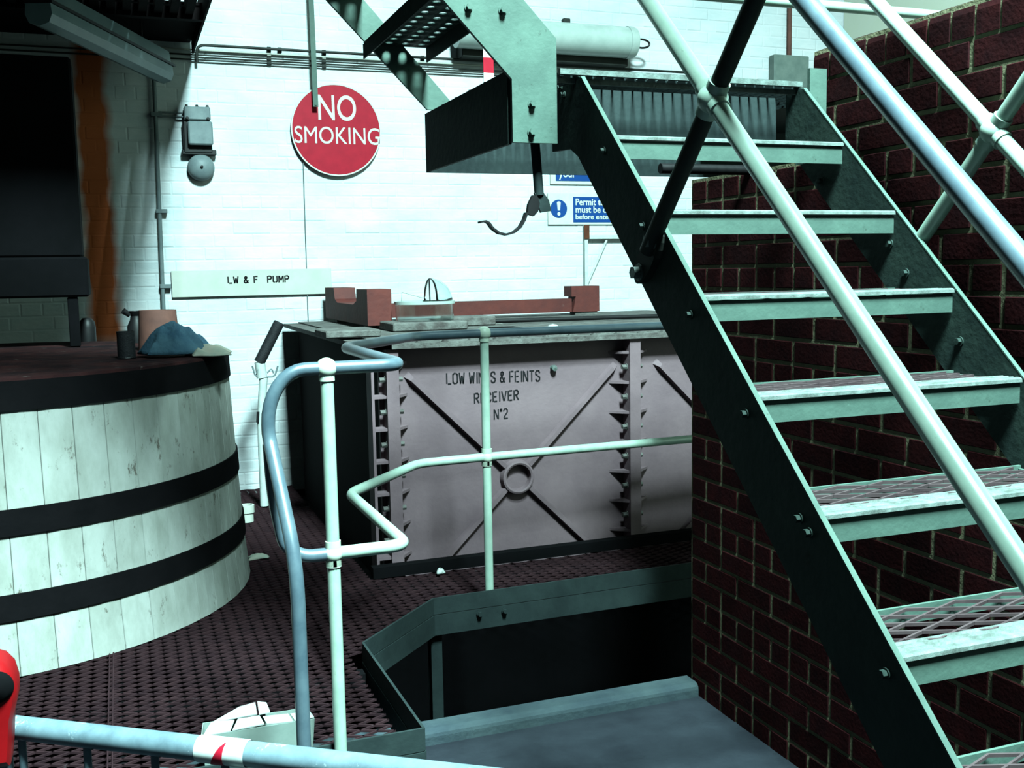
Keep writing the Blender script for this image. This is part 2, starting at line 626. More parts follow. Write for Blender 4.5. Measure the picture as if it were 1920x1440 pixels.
def brick_mesh(name, ly, lz, dx):
    mb = MB().cbox(0, dx, 0, ly, 0, lz, 0.002)
    o = mb.build(name, 'brick')
    me = o.data
    bpy.data.objects.remove(o)
    return me


ST = brick_mesh('stretcher_brick', 0.187, 0.0630, 0.10)
HD = brick_mesh('header_brick', 0.087, 0.0630, 0.18)
prof = [(XW - 0.001, 0.004), (XW - 0.001, 0.060)] + \
       [(XW - 0.001 + 0.034 - 0.034 * math.cos(t), 0.060 + 0.034 * math.sin(t)) for t in (0.4, 0.8, 1.2, 1.57)] + \
       [(XW + 0.19, 0.094), (XW + 0.19, 0.004)]
cm = MB().prism([(x, z) for x, z in prof], 'y', 0, 0.0675).build('coping_brick', 'brick')
CPM = cm.data
bpy.data.objects.remove(cm)
NEAR = 1.62
rest = MB()
nb = 0


def put_brick(me, y, z, name='brick', x=XW):
    o = bpy.data.objects.new(name, me)
    o.location = (x + random.uniform(-0.0012, 0.0012), y, z)
    col.objects.link(o)
    attach(o, wall_right)
    return o


for k in range(-21, 7):
    z = k * 0.075 + 0.006
    head = (k + 1) % 4 == 0
    P_ = 0.1 if head else 0.2
    L = 0.090 if head else 0.190
    top = YE if k <= 3 else YU
    y = top
    if not head and k % 2:
        y -= 0.1
        put_brick(HD, y, z)
    y -= P_
    while y > -0.2:
        if y > NEAR:
            put_brick(HD if head else ST, y, z)
        else:
            rest.box(XW, XW + 0.09, y, y + L, z, z + 0.063)
        y -= P_
y = YU - 0.0765
while y > -0.2:
    if y > NEAR:
        put_brick(CPM, y, ZCOP, 'coping_brick', 0.0)
    else:
        rest.prism([(a, b + ZCOP) for a, b in prof], 'y', y, y + 0.0675)
    y -= 0.0765
stuff(rest.build('brickwork', 'brick', wall_right))

# ================================================================== lower staircase
Y0, Z0, GO, RI = 2.515, 0.512, 0.203, 0.1905
XL, XR = 1.150, 1.820                       # inner faces of the stringers
SL = RI / GO
stair = thing('staircase', 'steep mint-painted steel staircase with open mesh treads rising beside the brick wall',
              'staircase', ((XL + XR) / 2, 0.35, ZF))


def stair_profile(ext):
    # top edge through the nosings, foot on the floor, level piece at the landing
    yb = Y0 - (Z0 - ZF) / SL
    drop = 0.215
    pts = [(yb, ZF), (Y0 - 0.02, Z0 - 0.02 * SL - 0.004), (Y0 + 0.02, Z0 - 0.012)]
    if ext:
        pts += [(Y0 + 0.17, Z0 - 0.012), (Y0 + 0.17, 0.322), (Y0 + 0.05, 0.316)]
    else:
        pts += [(Y0 + 0.06, Z0 - 0.012), (Y0 + 0.06, 0.322)]
    pts += [(Y0 + 0.0, Z0 - drop - 0.006), (yb + drop / SL, ZF)]
    return pts


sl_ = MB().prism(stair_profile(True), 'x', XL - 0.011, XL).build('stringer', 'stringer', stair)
yb_s = Y0 - (Z0 - ZF) / SL


def edge_strip(xa, xb, par):  # paler strip: light on the stringer's top edge put into colour
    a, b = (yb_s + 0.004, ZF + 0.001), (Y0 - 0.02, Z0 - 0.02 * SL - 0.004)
    MB().prism([a, b, (b[0] - 0.0022, b[1] + 0.0022), (a[0] - 0.0022, a[1] + 0.0026)], 'x', xa, xb).build('lit_edge', 'mint', par)


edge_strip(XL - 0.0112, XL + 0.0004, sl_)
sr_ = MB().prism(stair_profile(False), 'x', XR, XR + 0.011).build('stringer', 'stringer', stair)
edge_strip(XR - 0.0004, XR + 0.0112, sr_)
bolts([onX(px, py, XL - 0.011) for px, py in [(1133, 283), (1206, 424), (1295, 590), (1399, 776), (1518, 999), (1500, 972), (1662, 1263), (1052, 165), (1058, 178)]],
      '-x', 0.0075, 0.012, 'stringer', sl_)
bolts([onX(px, py, XR) for px, py in [(1699, 512), (1669, 457), (1430, 198), (1540, 340), (1800, 640)]], '-x', 0.0085, 0.012, 'stringer', sr_)

# one tread with its nosing and mesh, then copies down the flight
k1y, k1z = Y0 - GO, Z0 - RI
TD = 0.205
tb = MB()
tb.box(XL + 0.002, XR - 0.002, k1y + 0.006, k1y + 0.011, k1z - 0.056, k1z - 0.012)     # front fascia
tb.box(XL + 0.002, XR - 0.002, k1y + TD - 0.006, k1y + TD, k1z - 0.034, k1z - 0.001)   # rear bar
for x in (XL + 0.002, XR - 0.010):
    tb.box(x, x + 0.008, k1y + 0.011, k1y + TD - 0.006, k1z - 0.040, k1z - 0.008)      # end cleats
tread0 = tb.build('tread', 'mint', stair)
ns = MB()
pr = [(k1y, k1z - 0.010), (k1y + 0.001, k1z - 0.003), (k1y + 0.005, k1z), (k1y + 0.014, k1z + 0.0005)]
yy = k1y + 0.014
for g in range(3):
    pr += [(yy + 0.003, k1z - 0.003), (yy + 0.008, k1z - 0.003), (yy + 0.011, k1z), (yy + 0.014, k1z)]
    yy += 0.014
pr += [(yy, k1z - 0.010)]
ns.prism(pr, 'x', XL + 0.002, XR - 0.002)
nos0 = ns.build('nosing', 'nosing', tread0)
me0 = stuff(expanded(XL + 0.004, XR - 0.004, yy, k1y + TD - 0.004, k1z - 0.001, 0.115, 0.042, 0.0042, 0.006)
            .build('tread_mesh', 'tread_mesh', tread0))
nt_ = int((Z0 - ZF) / RI)
for k in range(1, nt_):
    t = copy_of(tread0)
    t.location = Vector((0, -GO * k, -RI * k))
    for ch in (nos0, me0):
        c = copy_of(ch, t)
        c.location = (0, 0, 0)
        c.matrix_parent_inverse = Matrix.Identity(4)

# hand rails: stanchions square to the slope, two rails each side
RR = 0.0185
sdir = Vector((0, GO, RI)).normalized()                 # up the flight
ndir = Vector((0, -RI, GO)).normalized()                # square to it


def side_rails(x, foot, mid, top, mats, spacing, nspan, foot_plate):
    """foot: (y,z) where the first stanchion meets the stringer; mid/top: distances along it"""
    f0 = Vector((x, foot[0], foot[1]))
    for s in range(nspan):
        f = f0 - sdir * spacing * s
        st = MB()
        st.tube([f - ndir * 0.03, f + ndir * top], RR, 14).build('stanchion', mats[0], stair)
        for dd in (mid, top):
            jt = MB()
            jt.ball(f + ndir * dd, 0.031)
            jt.tube([f + ndir * (dd - 0.038), f + ndir * (dd + (0.038 if dd == mid else 0))], 0.0225, 14)
            jt.tube([f + ndir * dd - sdir * 0.038, f + ndir * dd + sdir * 0.038], 0.0225, 14)
            jt.build('rail_joint', mats[1], stair)
        if foot_plate:
            fp = MB()
            c = f - ndir * 0.05
            ring = []
            for kk in range(20):
                t = 2 * math.pi * kk / 20
                q = c + ndir * (0.075 * math.cos(t)) + sdir * (0.032 * math.sin(t))
                ring.append((q.y, q.z))
            fp.prism(ring, 'x', XL - 0.030, XL - 0.0112)
            fo = fp.build('foot_plate', mats[0], stair)
            for off in (0.02, -0.075):
                q = f + ndir * (off - 0.02)
                bolts([(XL - 0.030, q.y, q.z)], '-x', 0.015, 0.018, 'nosing', fo)
    for dd, m in ((mid, mats[2]), (top, mats[3])):
        a = f0 + ndir * dd + sdir * 0.62
        b = f0 + ndir * dd - sdir * (spacing * (nspan - 1) + 0.25)
        MB().tube([a, b], RR, 18).build('rail', m, stair)


LF = onX(1222, 452, 1.118)
side_rails(1.118, (LF.y, LF.z), 0.37, 0.655, ('rail_grey', 'rail_mint', 'rail_mint', 'rail_blue'), 1.35, 2, True)
RFt = onX(1740, 430, 1.842)
side_rails(1.842, (RFt.y, RFt.z), 0.285, 0.60, ('rail_mint', 'rail_mint', 'rail_mint', 'rail_mint'), 1.35, 2, False)

# ================================================================== landing
landing = thing('stair_landing', 'open grating landing at the head of the lower stairs, resting on the brick wall', 'landing',
                (1.5, 2.9, 0.318))
LX0, LX1, LY1 = 0.945, 3.45, 3.265
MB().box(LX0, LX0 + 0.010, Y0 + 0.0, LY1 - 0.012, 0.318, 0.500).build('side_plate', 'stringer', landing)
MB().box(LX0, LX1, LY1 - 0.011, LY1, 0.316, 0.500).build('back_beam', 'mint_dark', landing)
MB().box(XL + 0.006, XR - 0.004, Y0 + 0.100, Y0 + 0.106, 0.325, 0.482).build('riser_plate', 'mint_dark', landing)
MB().box(XR + 0.016, XR + 0.072, Y0 - 0.030, Y0 - 0.018, 0.40, 0.545).build('end_plate', 'mint', landing)
nb_ = MB().box(XL - 0.06, XR + 0.010, Y0 - 0.004, Y0 + 0.012, Z0 - 0.014, Z0)
nb_.box(XL - 0.06, XR + 0.010, Y0 + 0.0125, Y0 + 0.022, Z0 - 0.034, Z0 - 0.020)
nb_.build('nosing', 'nosing', landing)
gb = MB()
x = LX0 + 0.03
while x < LX1 - 0.02:
    y0 = Y0 + 0.0225 if XL - 0.05 < x < XR + 0.005 else (Y0 + 0.02 if x < XL else YU + 0.02)
    gb.box(x, x + 0.005, y0, LY1 - 0.012, 0.484, 0.508)
    x += 0.031
for y in (2.72, 2.85, 2.98, 3.11):
    gb.box(LX0 + 0.011, LX1, y, y + 0.005, 0.497, 0.508)
stuff(gb.build('grating', 'mint_dark', landing))
MB().box(XW + 0.01, LX1, YU + 0.02, LY1 - 0.012, 0.476, 0.483).build('floor_plate', 'mint_dark', landing)
gr = MB()
gz = onY(1560, 12, 3.22).z
gr.tube([(1.22, 3.22, gz), (LX1 - 0.05, 3.22, gz)], 0.0185, 14)
gr.build('guard_rail', 'rail_mint', landing)
for x in (1.22, LX1 - 0.05):
    MB().tube([(x, 3.22, 0.5), (x, 3.22, gz + 0.45)], 0.0185, 12).build('guard_post', 'rail_mint', landing)
MB().tube([(1.22, 3.22, gz + 0.45), (LX1 - 0.05, 3.22, gz + 0.45)], 0.0185, 12).build('guard_rail', 'rail_mint', landing)

# ================================================================== upper staircase
upper = thing('upper_staircase', 'upper steel stair flight with perforated treads climbing left from the landing', 'staircase',
              (0.9, 2.9, 0.318))
US = 1.03
xt = -0.75


def upper_profile():
    return [(1.068, 0.319), (0.9465, 0.319), (0.9465, 0.474), (xt, 0.474 + (0.9465 - xt) * US),
            (xt + 0.2, 0.474 + (0.9465 - xt) * US), (1.068, 0.579)]


un = MB().prism(upper_profile(), 'y', 2.484, 2.496).build('stringer', 'mint', upper)
far_prof = [(1.05, 0.51), (0.9465, 0.51), (xt, 0.474 + (0.965 - xt) * US), (xt + 0.2, 0.474 + (0.965 - xt) * US)]
uf = MB().prism(far_prof, 'y', 3.238, 3.250).build('stringer', 'mint', upper)
bolts([onY(px, py, 2.484) for px, py in [(878, 14), (942, 20), (997, 195), (996, 248)]], '-y', 0.008, 0.014, 'mint', un)


def perforated(x0, x1, y0, y1, z, nx, ny, t=0.004):
    mb = MB()
    cw, cl_ = (x1 - x0) / nx, (y1 - y0) / ny
    for i in range(nx):
        for j in range(ny):
            cx, cy = x0 + (i + 0.5) * cw, y0 + (j + 0.5) * cl_
            r = 0.24 * min(cw, cl_)
            outer, inner = [], []
            for k in range(8):
                a = 2 * math.pi * (k + 0.5) / 8
                c, s = math.cos(a), math.sin(a)
                m = max(abs(c), abs(s))
                outer.append((cx + c / m * cw / 2, cy + s / m * cl_ / 2, z))
                inner.append((cx + c * r, cy + s * r, z + 0.003))
            vs = outer + inner + [(p[0], p[1], p[2] - t) for p in outer] + [(p[0], p[1], p[2] - t) for p in inner]
            fs = []
            for k in range(8):
                n = (k + 1) % 8
                fs += [(k, n, 8 + n, 8 + k), (16 + n, 16 + k, 24 + k, 24 + n), (8 + k, 8 + n, 24 + n, 24 + k)]
            # close the corners the octagon leaves open
            mb.add(vs, fs)
            for q in ((1, 1), (-1, 1), (-1, -1), (1, -1)):
                qx, qy = cx + q[0] * cw / 2, cy + q[1] * cl_ / 2
                kk = {(1, 1): (0, 1), (-1, 1): (2, 3), (-1, -1): (4, 5), (1, -1): (6, 7)}[q]
                mb.add([(qx, qy, z), outer[kk[0]], outer[kk[1]]], [(0, 1, 2)])
                mb.add([(qx, qy, z - t), (outer[kk[0]][0], outer[kk[0]][1], z - t), (outer[kk[1]][0], outer[kk[1]][1], z - t)], [(0, 2, 1)])
    mb.box(x0, x0 + 0.004, y0, y1, z - 0.048, z - t)
    mb.box(x1 - 0.004, x1, y0, y1, z - 0.048, z - t)
    return mb


for i in range(1, 9):
    xa = 0.945 - 0.2 * i
    za = 0.512 + RI * i
    perforated(xa, xa + 0.205, 2.498, 3.236, za, 4, 13).build('tread', 'stringer', upper, recalc=False)

# ================================================================== steel platform round the vat
ZT, ZM, ZB = -1.250, -1.318, -1.398           # toe plate top, mesh level, channel bottom
A_, B_, C_, D_ = (0.722, 2.665), (0.714, 3.390), (1.070, 3.757), (3.3, 3.80)
plat = thing('platform', 'raised steel platform with rusty expanded-mesh floor and mint toe plates around the vat', 'platform',
             (0.0, 3.5, ZB))
for p, q in (((-2.4, 2.665), A_), (A_, B_), (B_, C_), (C_, D_)):
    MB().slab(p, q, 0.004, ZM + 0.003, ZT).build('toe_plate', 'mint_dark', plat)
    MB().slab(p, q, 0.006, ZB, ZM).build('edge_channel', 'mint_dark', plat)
bolts([onY(px, py, 3.75) for px, py in [(899, 1151), (946, 1145)]], '-y', 0.009, 0.014, 'mint_dark', plat)
for x, y in ((1.085, 3.80), (2.6, 3.83), (-1.9, 2.75)):
    g = MB()
    zb = ZPIT if y > 3.3 else ZF
    g.box(x - 0.022, x + 0.022, y - 0.022, y - 0.016, zb, ZB).box(x - 0.003, x + 0.003, y - 0.016, y + 0.022, zb, ZB)
    g.box(x - 0.022, x + 0.022, y + 0.022, y + 0.028, zb, ZB)
    g.build('leg', 'mint_dark', plat)
g = MB()
for y in (3.3, 4.28):
    g.box(-2.4, 0.70 if y < 3.7 else 3.2, y, y + 0.05, ZM - 0.06, ZM - 0.008)
for x in (-0.10,):
    g.box(x, x + 0.05, 2.68, 3.7, ZM - 0.06, ZM - 0.008)
g.build('bearer', 'dark', plat)
VC, VRB, VRT = Vector((-0.608, 4.770)), 1.092, 1.040


def on_plat(x, y):
    if (x - VC.x) ** 2 + (y - VC.y) ** 2 < 0.98 ** 2:
        return False
    if y < 3.39 and x > 0.665:
        return False
    if 3.39 <= y < 3.757 and x > 0.640 + (y - 3.39) * 0.97:
        return False
    if x > 1.0 and y < 3.79:
        return False
    if x > 0.95 and y > 4.30:
        return False
    return True


stuff(expanded(-1.3, 3.0, 2.690, 4.32, ZM + 0.004, 0.092, 0.040, 0.0052, 0.006, on_plat).build('floor_mesh', 'rust_mesh', plat))
stuff(expanded(-0.2, 0.97, 4.32, 6.5, ZM + 0.004, 0.092, 0.040, 0.0052, 0.006, on_plat).build('floor_mesh', 'rust_mesh', plat))
sm = MB()
sx = onZ(208, 1330, ZM).x
for d in (-0.006, 0.006):
    sm.box(sx + d - 0.002, sx + d + 0.002, 2.672, 3.85, ZM + 0.001, ZM + 0.010)
sm.build('seam_bar', 'rust_mesh', plat)

# ------------------------------------------------------------------ platform guard rail
RT, RM, RG = -0.240, -0.724, 0.0172
gx, gy = 0.486, 2.640
fx, fy = 1.312, 3.792
c1 = onZ(752, 1012, RM)
c2 = onZ(655, 926, RM)
c3 = onZ(792, 874, RM)
guard = thing('guard_railing', 'mint and blue-grey tubular guard rail with ball joints following the platform edge', 'railing', (gx, gy, ZM))
MB().tube([(gx, gy, ZB), (gx, gy, RT)], RG, 16).build('post', 'rail_mint', guard)
MB().tube([(fx, fy, ZM + 0.01), (fx, fy, RT)], RG, 14).build('post', 'rail_mint', guard)
for (x, y) in ((gx, gy), (fx, fy)):
    for z, r in ((RT, 0.0275), (RM, 0.0255)):
        j = MB().ball((x, y, z), r)
        j.tube([(x, y, z - 0.032), (x, y, z)], 0.0205, 14)
        if z == RM:
            j.tube([(x, y, z - 0.034), (x, y, z + 0.034)], 0.0205, 14)
        j.build('ball_joint', 'ball', guard)
path = [(gx, gy), (c1.x, gy + 0.004), (c2.x, c2.y), (c3.x, fy - 0.015), (fx, fy), (3.1, fy + 0.04)]
for z, m in ((RT, 'rail_blue'), (RM, 'rail_mint')):
    MB().tube(fillet([(x, y, z) for x, y in path], 0.055, 7), RG, 16).build('rail', m, guard)
# top rail runs on round a bend, down and out to the newel beside the steps
hx = onY(503, 800, gy).x
hz = onY(503, 812, gy).z
n1 = onY(556, 1058, 2.47)
n2 = onY(563, 1400, 2.47)
arc = [(gx, gy, RT), (gx - 0.055, gy, RT)]
for t in np.linspace(0, 1, 9)[1:]:
    a = t * math.pi / 2
    arc.append((gx - 0.055 - (gx - 0.055 - hx) * math.sin(a), gy, RT - (RT - hz - 0.02) * (1 - math.cos(a))))
arc += [(hx, gy, hz)]
nw = arc[:-1] + fillet([arc[-1], (hx + 0.002, gy - 0.004, hz - 0.02), (n1.x, 2.47, n1.z), (n1.x, 2.47, ZF)], 0.10, 8)
MB().tube(nw, RG * 1.02, 16).build('newel_rail', 'rail_blue', guard)
lw = [(hx + 0.002, gy + 0.012, hz - 0.03), (hx + 0.008, gy + 0.02, RM + 0.16)]
ex_ = onY(575, 1043, gy)
lw = fillet(lw + [(hx + 0.03, gy + 0.012, RM + 0.03), (hx + 0.075, gy, RM), (gx, gy, RM)], 0.06, 7)
MB().tube(lw, RG, 14).build('rail_return', 'rail_blue', guard)

# ================================================================== wooden vat
vat = thing('wooden_vat', 'large white-painted wooden vat with black iron hoops standing on the mesh platform', 'vat', (VC.x, VC.y, ZM))
VZ0, VZ1 = -1.3125, -0.335
NS = 58


def stave_mesh():
    mb = MB()
    h = math.pi / NS
    lev = 6
    vs = []
    for i in range(lev):
        t = i / (lev - 1)
        R = VRB + (VRT - VRB) * t ** 0.8
        if i == 0:
            R += 0.004
        z = (VZ1 - VZ0) * t
        for a, r in ((-h * 0.97, R - 0.05), (-h * 0.992, R - 0.0025), (-h * 0.965, R), (0, R + 0.0016), (h * 0.965, R), (h * 0.992, R - 0.0025), (h * 0.97, R - 0.05)):
            vs.append((r * math.cos(a), r * math.sin(a), z))
    fs = []
    for i in range(lev - 1):
        for k in range(7):
            a, b = i * 7 + k, i * 7 + (k + 1) % 7
            fs.append((a, b, b + 7, a + 7))
    fs.append(tuple(range(7))[::-1])
    fs.append(tuple(range((lev - 1) * 7, lev * 7)))
    mb.add(vs, fs)
    return mb.build('stave', 'stave')


s0 = stave_mesh()
for k in range(NS):
    s = s0 if k == 0 else copy_of(s0)
    s.parent = vat
    s.location = (0, 0, VZ0 - ZM)
    s.rotation_euler = (0, 0, 2 * math.pi * k / NS)


def vat_r(z):
    t = max(0, (z - VZ0) / (VZ1 - VZ0))
    return VRB + (VRT - VRB) * t ** 0.8


for za, zb in ((-0.430, -0.332), (-0.842, -0.754), (-1.124, -1.036)):
    ra, rb = vat_r(za) + 0.009, vat_r(zb) + 0.009
    MB().lathe([(ra - 0.007, za), (ra, za), (rb, zb), (rb - 0.007, zb), (ra - 0.007, za)], (VC.x, VC.y, 0), 'z', 96).build('hoop', 'hoop', vat)
ld_ = MB()
seg = 96
ring = [(VRT + 0.008, -0.333), (VRT + 0.004, -0.322), (VRT - 0.03, -0.319), (VRT - 0.2, -0.321), (0.5, -0.318), (0.001, -0.32)]
ld_.lathe(ring, (VC.x, VC.y, 0), 'z', seg)
ld_.build('head', 'grime', vat)
ZV = -0.320

# things on the vat
pc = onZ(300, 657, ZV)
o = MB().lathe([(0.001, 0), (0.088, 0), (0.083, 0.09), (0.078, 0.175), (0.070, 0.175), (0.074, 0.09), (0.076, 0.012), (0.001, 0.012)],
               (pc.x, pc.y + 0.04, ZV), 'z', 28).build('pot', 'terracotta')
tag(o, 'brown clay pot standing upright on the vat top behind the blue rag', 'pot')
jc = onZ(258, 642, ZV)
jug = thing('jug', 'black spouted metal jug on the vat, left of the brown pot', 'jug', jc)
MB().lathe([(0.001, 0), (0.042, 0), (0.044, 0.08), (0.03, 0.11), (0.026, 0.13), (0.04, 0.155), (0.034, 0.155), (0.022, 0.13), (0.001, 0.12)], jc, 'z', 20).build('body', 'black_metal', jug)
MB().tube([jc + Vector((-0.03, -0.01, 0.135)), jc + Vector((-0.058, -0.02, 0.158))], [0.012, 0.016], 10).build('spout', 'black_metal', jug)
cc = onZ(238, 672, ZV)
can = thing('can', 'small dark cylindrical can at the left of the blue rag', 'can', cc)
MB().lathe([(0.001, 0), (0.034, 0), (0.034, 0.108), (0.031, 0.108), (0.031, 0.01), (0.001, 0.01)], cc, 'z', 20).build('body', 'rubber', can)
MB().lathe([(0.0345, 0.0), (0.036, 0.003), (0.0345, 0.006)], cc, 'z', 20).build('rim', 'black_metal', can)
bc = onZ(165, 640, ZV)
bot = MB().lathe([(0.001, 0), (0.04, 0), (0.041, 0.07), (0.036, 0.1), (0.02, 0.118), (0.001, 0.12)], bc, 'z', 18).build('bottle', 'black_metal')
tag(bot, 'dark rounded bottle at the back of the vat top near the rust stain', 'bottle')


def cloth(name, c, w, d, h, seed, material, nx=40, ny=28):
    rnd = random.Random(seed)
    ph = [(rnd.uniform(4, 11), rnd.uniform(4, 11), rnd.uniform(0, 6), rnd.uniform(0.3, 1)) for _ in range(7)]
    vs, fs = [], []
    for i in range(nx + 1):
        for j in range(ny + 1):
            u, v = i / nx * 2 - 1, j / ny * 2 - 1
            # squarish sheet pulled in to a ragged outline
            r = max(abs(u), abs(v))
            ang = math.atan2(v, u)
            edge = 1 - 0.16 * math.sin(3 * ang + seed) * r
            e = max(0.0, 1 - r ** 2.2)
            z = sum(a * (1 - abs(math.sin(0.45 * (p * u + q * v) + s))) for p, q, s, a in ph) / 2.6
            z = h * (0.12 + e * (0.25 + z))
            vs.append((c[0] + u * w / 2 * edge, c[1] + v * d / 2 * edge, c[2] + max(z, 0.004)))
    for i in range(nx):
        for j in range(ny):
            a = i * (ny + 1) + j
            fs.append((a, a + ny + 1, a + ny + 2, a + 1))
    mb = MB().add(vs, fs, True)
    o = mb.build(name, material)
    so = o.modifiers.new('thick', 'SOLIDIFY')
    so.thickness = 0.005
    return o


rc = onZ(318, 668, ZV)
tag(cloth('rag', (rc.x + 0.025, rc.y - 0.02, ZV), 0.25, 0.16, 0.105, 3, 'rag_blue'), 'crumpled blue rag on the vat top in front of the brown pot', 'rag')
rc2 = onZ(397, 668, ZV)
tag(cloth('floor_cloth', (rc2.x - 0.005, rc2.y + 0.04, ZV), 0.16, 0.2, 0.035, 9, 'rag_pale'), 'flat pale greenish cloth on the vat rim, right of the blue rag', 'cloth')

# dark drive housing over the back of the vat
dx1 = onY(166, 520, 5.25).x
drv = thing('drive_housing', 'dark timber drive housing on legs over the back of the vat', 'housing', (dx1 - 0.5, 5.3, ZV))
zt_, zb_ = onY(100, 482, 5.2).z, onY(100, 558, 5.2).z
MB().cbox(dx1 - 1.3, dx1, 5.2, 5.55, zb_, zt_, 0.01).build('body', 'dark', drv)
lx0, lx1 = onY(129, 600, 5.25).x, onY(149, 600, 5.25).x
MB().cbox(lx0, lx1, 5.22, 5.27, ZV + 0.003, zb_, 0.004).build('leg', 'dark', drv)
MB().cbox(lx0 - 0.9, lx1 - 0.9, 5.22, 5.27, ZV + 0.003, zb_, 0.004).build('leg', 'dark', drv)
MB().cbox(dx1 - 1.25, dx1 - 0.02, 5.23, 5.52, zt_, zt_ + 0.9, 0.01).build('shaded_wall_box', 'dark', drv)  # dark box stands in for the shaded wall above the housing

# ================================================================== cast-iron receiver tank
TY = 4.35
tfl = onY(695, 700, TY).x                        # left edge of the corner flange
txm = onY(1190, 720, TY).x                       # rib between the panels
tzt = onY(900, 647, TY).z                        # underside of the rim
TZT = tzt + 0.022
TB = -1.40
tank = thing('iron_tank', 'grey cast-iron receiver tank of bolted panels with stencilled lettering behind the railing', 'tank', (tfl + 1.3, 5.4, ZPIT))
FACE = TY + 0.07                                 # panel faces lie behind the flanges
xr_ = txm + (txm - tfl - 0.03)
pl1 = MB().box(tfl + 0.05, txm, FACE, FACE + 0.02, TB, tzt).build('panel', 'tank', tank)
pl2 = MB().box(txm, xr_, FACE, FACE + 0.02, TB, tzt).build('panel', 'tank', tank)
TYB = onX(550, 640, tfl + 0.02).y
TYB = min(TYB, WY - 0.06)
MB().box(tfl + 0.05, tfl + 0.07, FACE + 0.02, TYB, TB, tzt).build('side_panel', 'tank_dark', tank)  # side away from the light: its shade put into near-black colour
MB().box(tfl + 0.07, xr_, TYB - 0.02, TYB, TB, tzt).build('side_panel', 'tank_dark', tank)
# rim flange all round and dirty cover plates
rm = MB()
rm.box(tfl - 0.01, xr_, TY - 0.025, TY + 0.09, tzt, TZT)
rm.box(tfl - 0.04, tfl + 0.09, TY - 0.025, TYB, tzt, TZT)
rm.build('rim', 'tank_rim', tank)
cv = MB().box(tfl + 0.05, xr_, TY + 0.05, TYB, TZT - 0.008, TZT + 0.008)
cv.build('cover', 'tank_rim', tank)
x = tfl + 0.1
while x < xr_ - 0.1:
    bolts([(x, TY + 0.02, TZT)], 'z', 0.012, 0.014, 'tank_rim', tank)
    x += 0.12
# corner flange, middle flange, their gussets and bolts
fl = MB()
fl.box(tfl, tfl + 0.012, TY - 0.005, FACE + 0.02, TB, tzt - 0.03)
cw0, cw1 = onY(727, 800, TY).x, onY(750, 800, TY).x
fl.box(cw0, cw1, TY - 0.008, FACE, TB, tzt)
corner = fl.build('flange', 'tank', tank)
fl = MB().box(txm - 0.028, txm + 0.028, TY - 0.008, FACE, TB, tzt)
middle = fl.build('flange', 'tank', tank)
for (xa, xb, w, par) in ((cw0, cw1, 0.055, corner), (txm - 0.028, txm + 0.028, 0.075, middle)):
    z = tzt - 0.06
    k = 0
    while z > -1.26:
        for s, x in ((-1, xa), (1, xb)):
            if par is corner and s < 0:
                pts = [(tfl + 0.012, z), (x, z), (x, z - 0.012), (tfl + 0.012, z - 0.012)]
                MB().box(tfl + 0.012, x, TY + 0.004, FACE, z - 0.012, z).build('gusset', 'tank', par)
            else:
                g = MB()
                y0, y1 = TY + 0.004, FACE
                g.add([(x, y0, z), (x + s * w, y1, z), (x, y1, z), (x, y0, z - 0.012), (x + s * w, y1, z - 0.012), (x, y1, z - 0.012)],
                      [(0, 1, 2), (3, 5, 4), (0, 3, 4, 1), (1, 4, 5, 2), (0, 2, 5, 3)])
                g.build('gusset', 'tank', par)
        bolts([(xa, TY + 0.030, z - 0.075)], '-x', 0.012, 0.024, 'tank_rim', par)
        bolts([(xb, TY + 0.030, z - 0.075)], 'x', 0.012, 0.024, 'tank_rim', par)
        z -= 0.142
        k += 1
# cross ribs and boss ring on each panel
rc_ = onY(968, 893, FACE)
for n, (cx_, par) in enumerate(((rc_.x, pl1), (rc_.x + (txm - tfl) - 0.03, pl2))):
    cz_ = rc_.z
    hw, hh = (txm - tfl) / 2 - 0.12, 0.50
    for sx_ in (-1, 1):
        for sz_ in (-1, 1):
            rb = MB()
            a = Vector((cx_ + sx_ * 0.075 * 0.77, cz_ + sz_ * 0.075 * 0.7))
            b = Vector((cx_ + sx_ * hw, cz_ + sz_ * hh))
            d = (b - a).normalized()
            nn = Vector((-d.y, d.x)) * 0.016
            y0, y1 = FACE - 0.028, FACE
            q = [a - nn, b - nn, b + nn, a + nn]
            q2 = [a - nn * 0.6, b - nn * 0.6 - d * 0.03, b + nn * 0.6 - d * 0.03, a + nn * 0.6]
            rb.add([(p.x, y1, p.y) for p in q] + [(p.x, y0, p.y) for p in q2],
                   [(4, 5, 6, 7), (0, 1, 5, 4), (1, 2, 6, 5), (2, 3, 7, 6), (3, 0, 4, 7)])
            rb.build('cross_rib', 'tank', par)
    MB().lathe([(0.058, 0), (0.060, -0.034), (0.068, -0.038), (0.076, -0.034), (0.082, 0)], (cx_, FACE, cz_), 'y', 36).build('boss_ring', 'tank', par)
kn = onY(1036, 690, FACE)
MB().lathe([(0.001, -0.032), (0.012, -0.030), (0.016, -0.018), (0.012, -0.004), (0.014, 0.0)], kn, 'y', 16).build('plug', 'nosing', pl1)
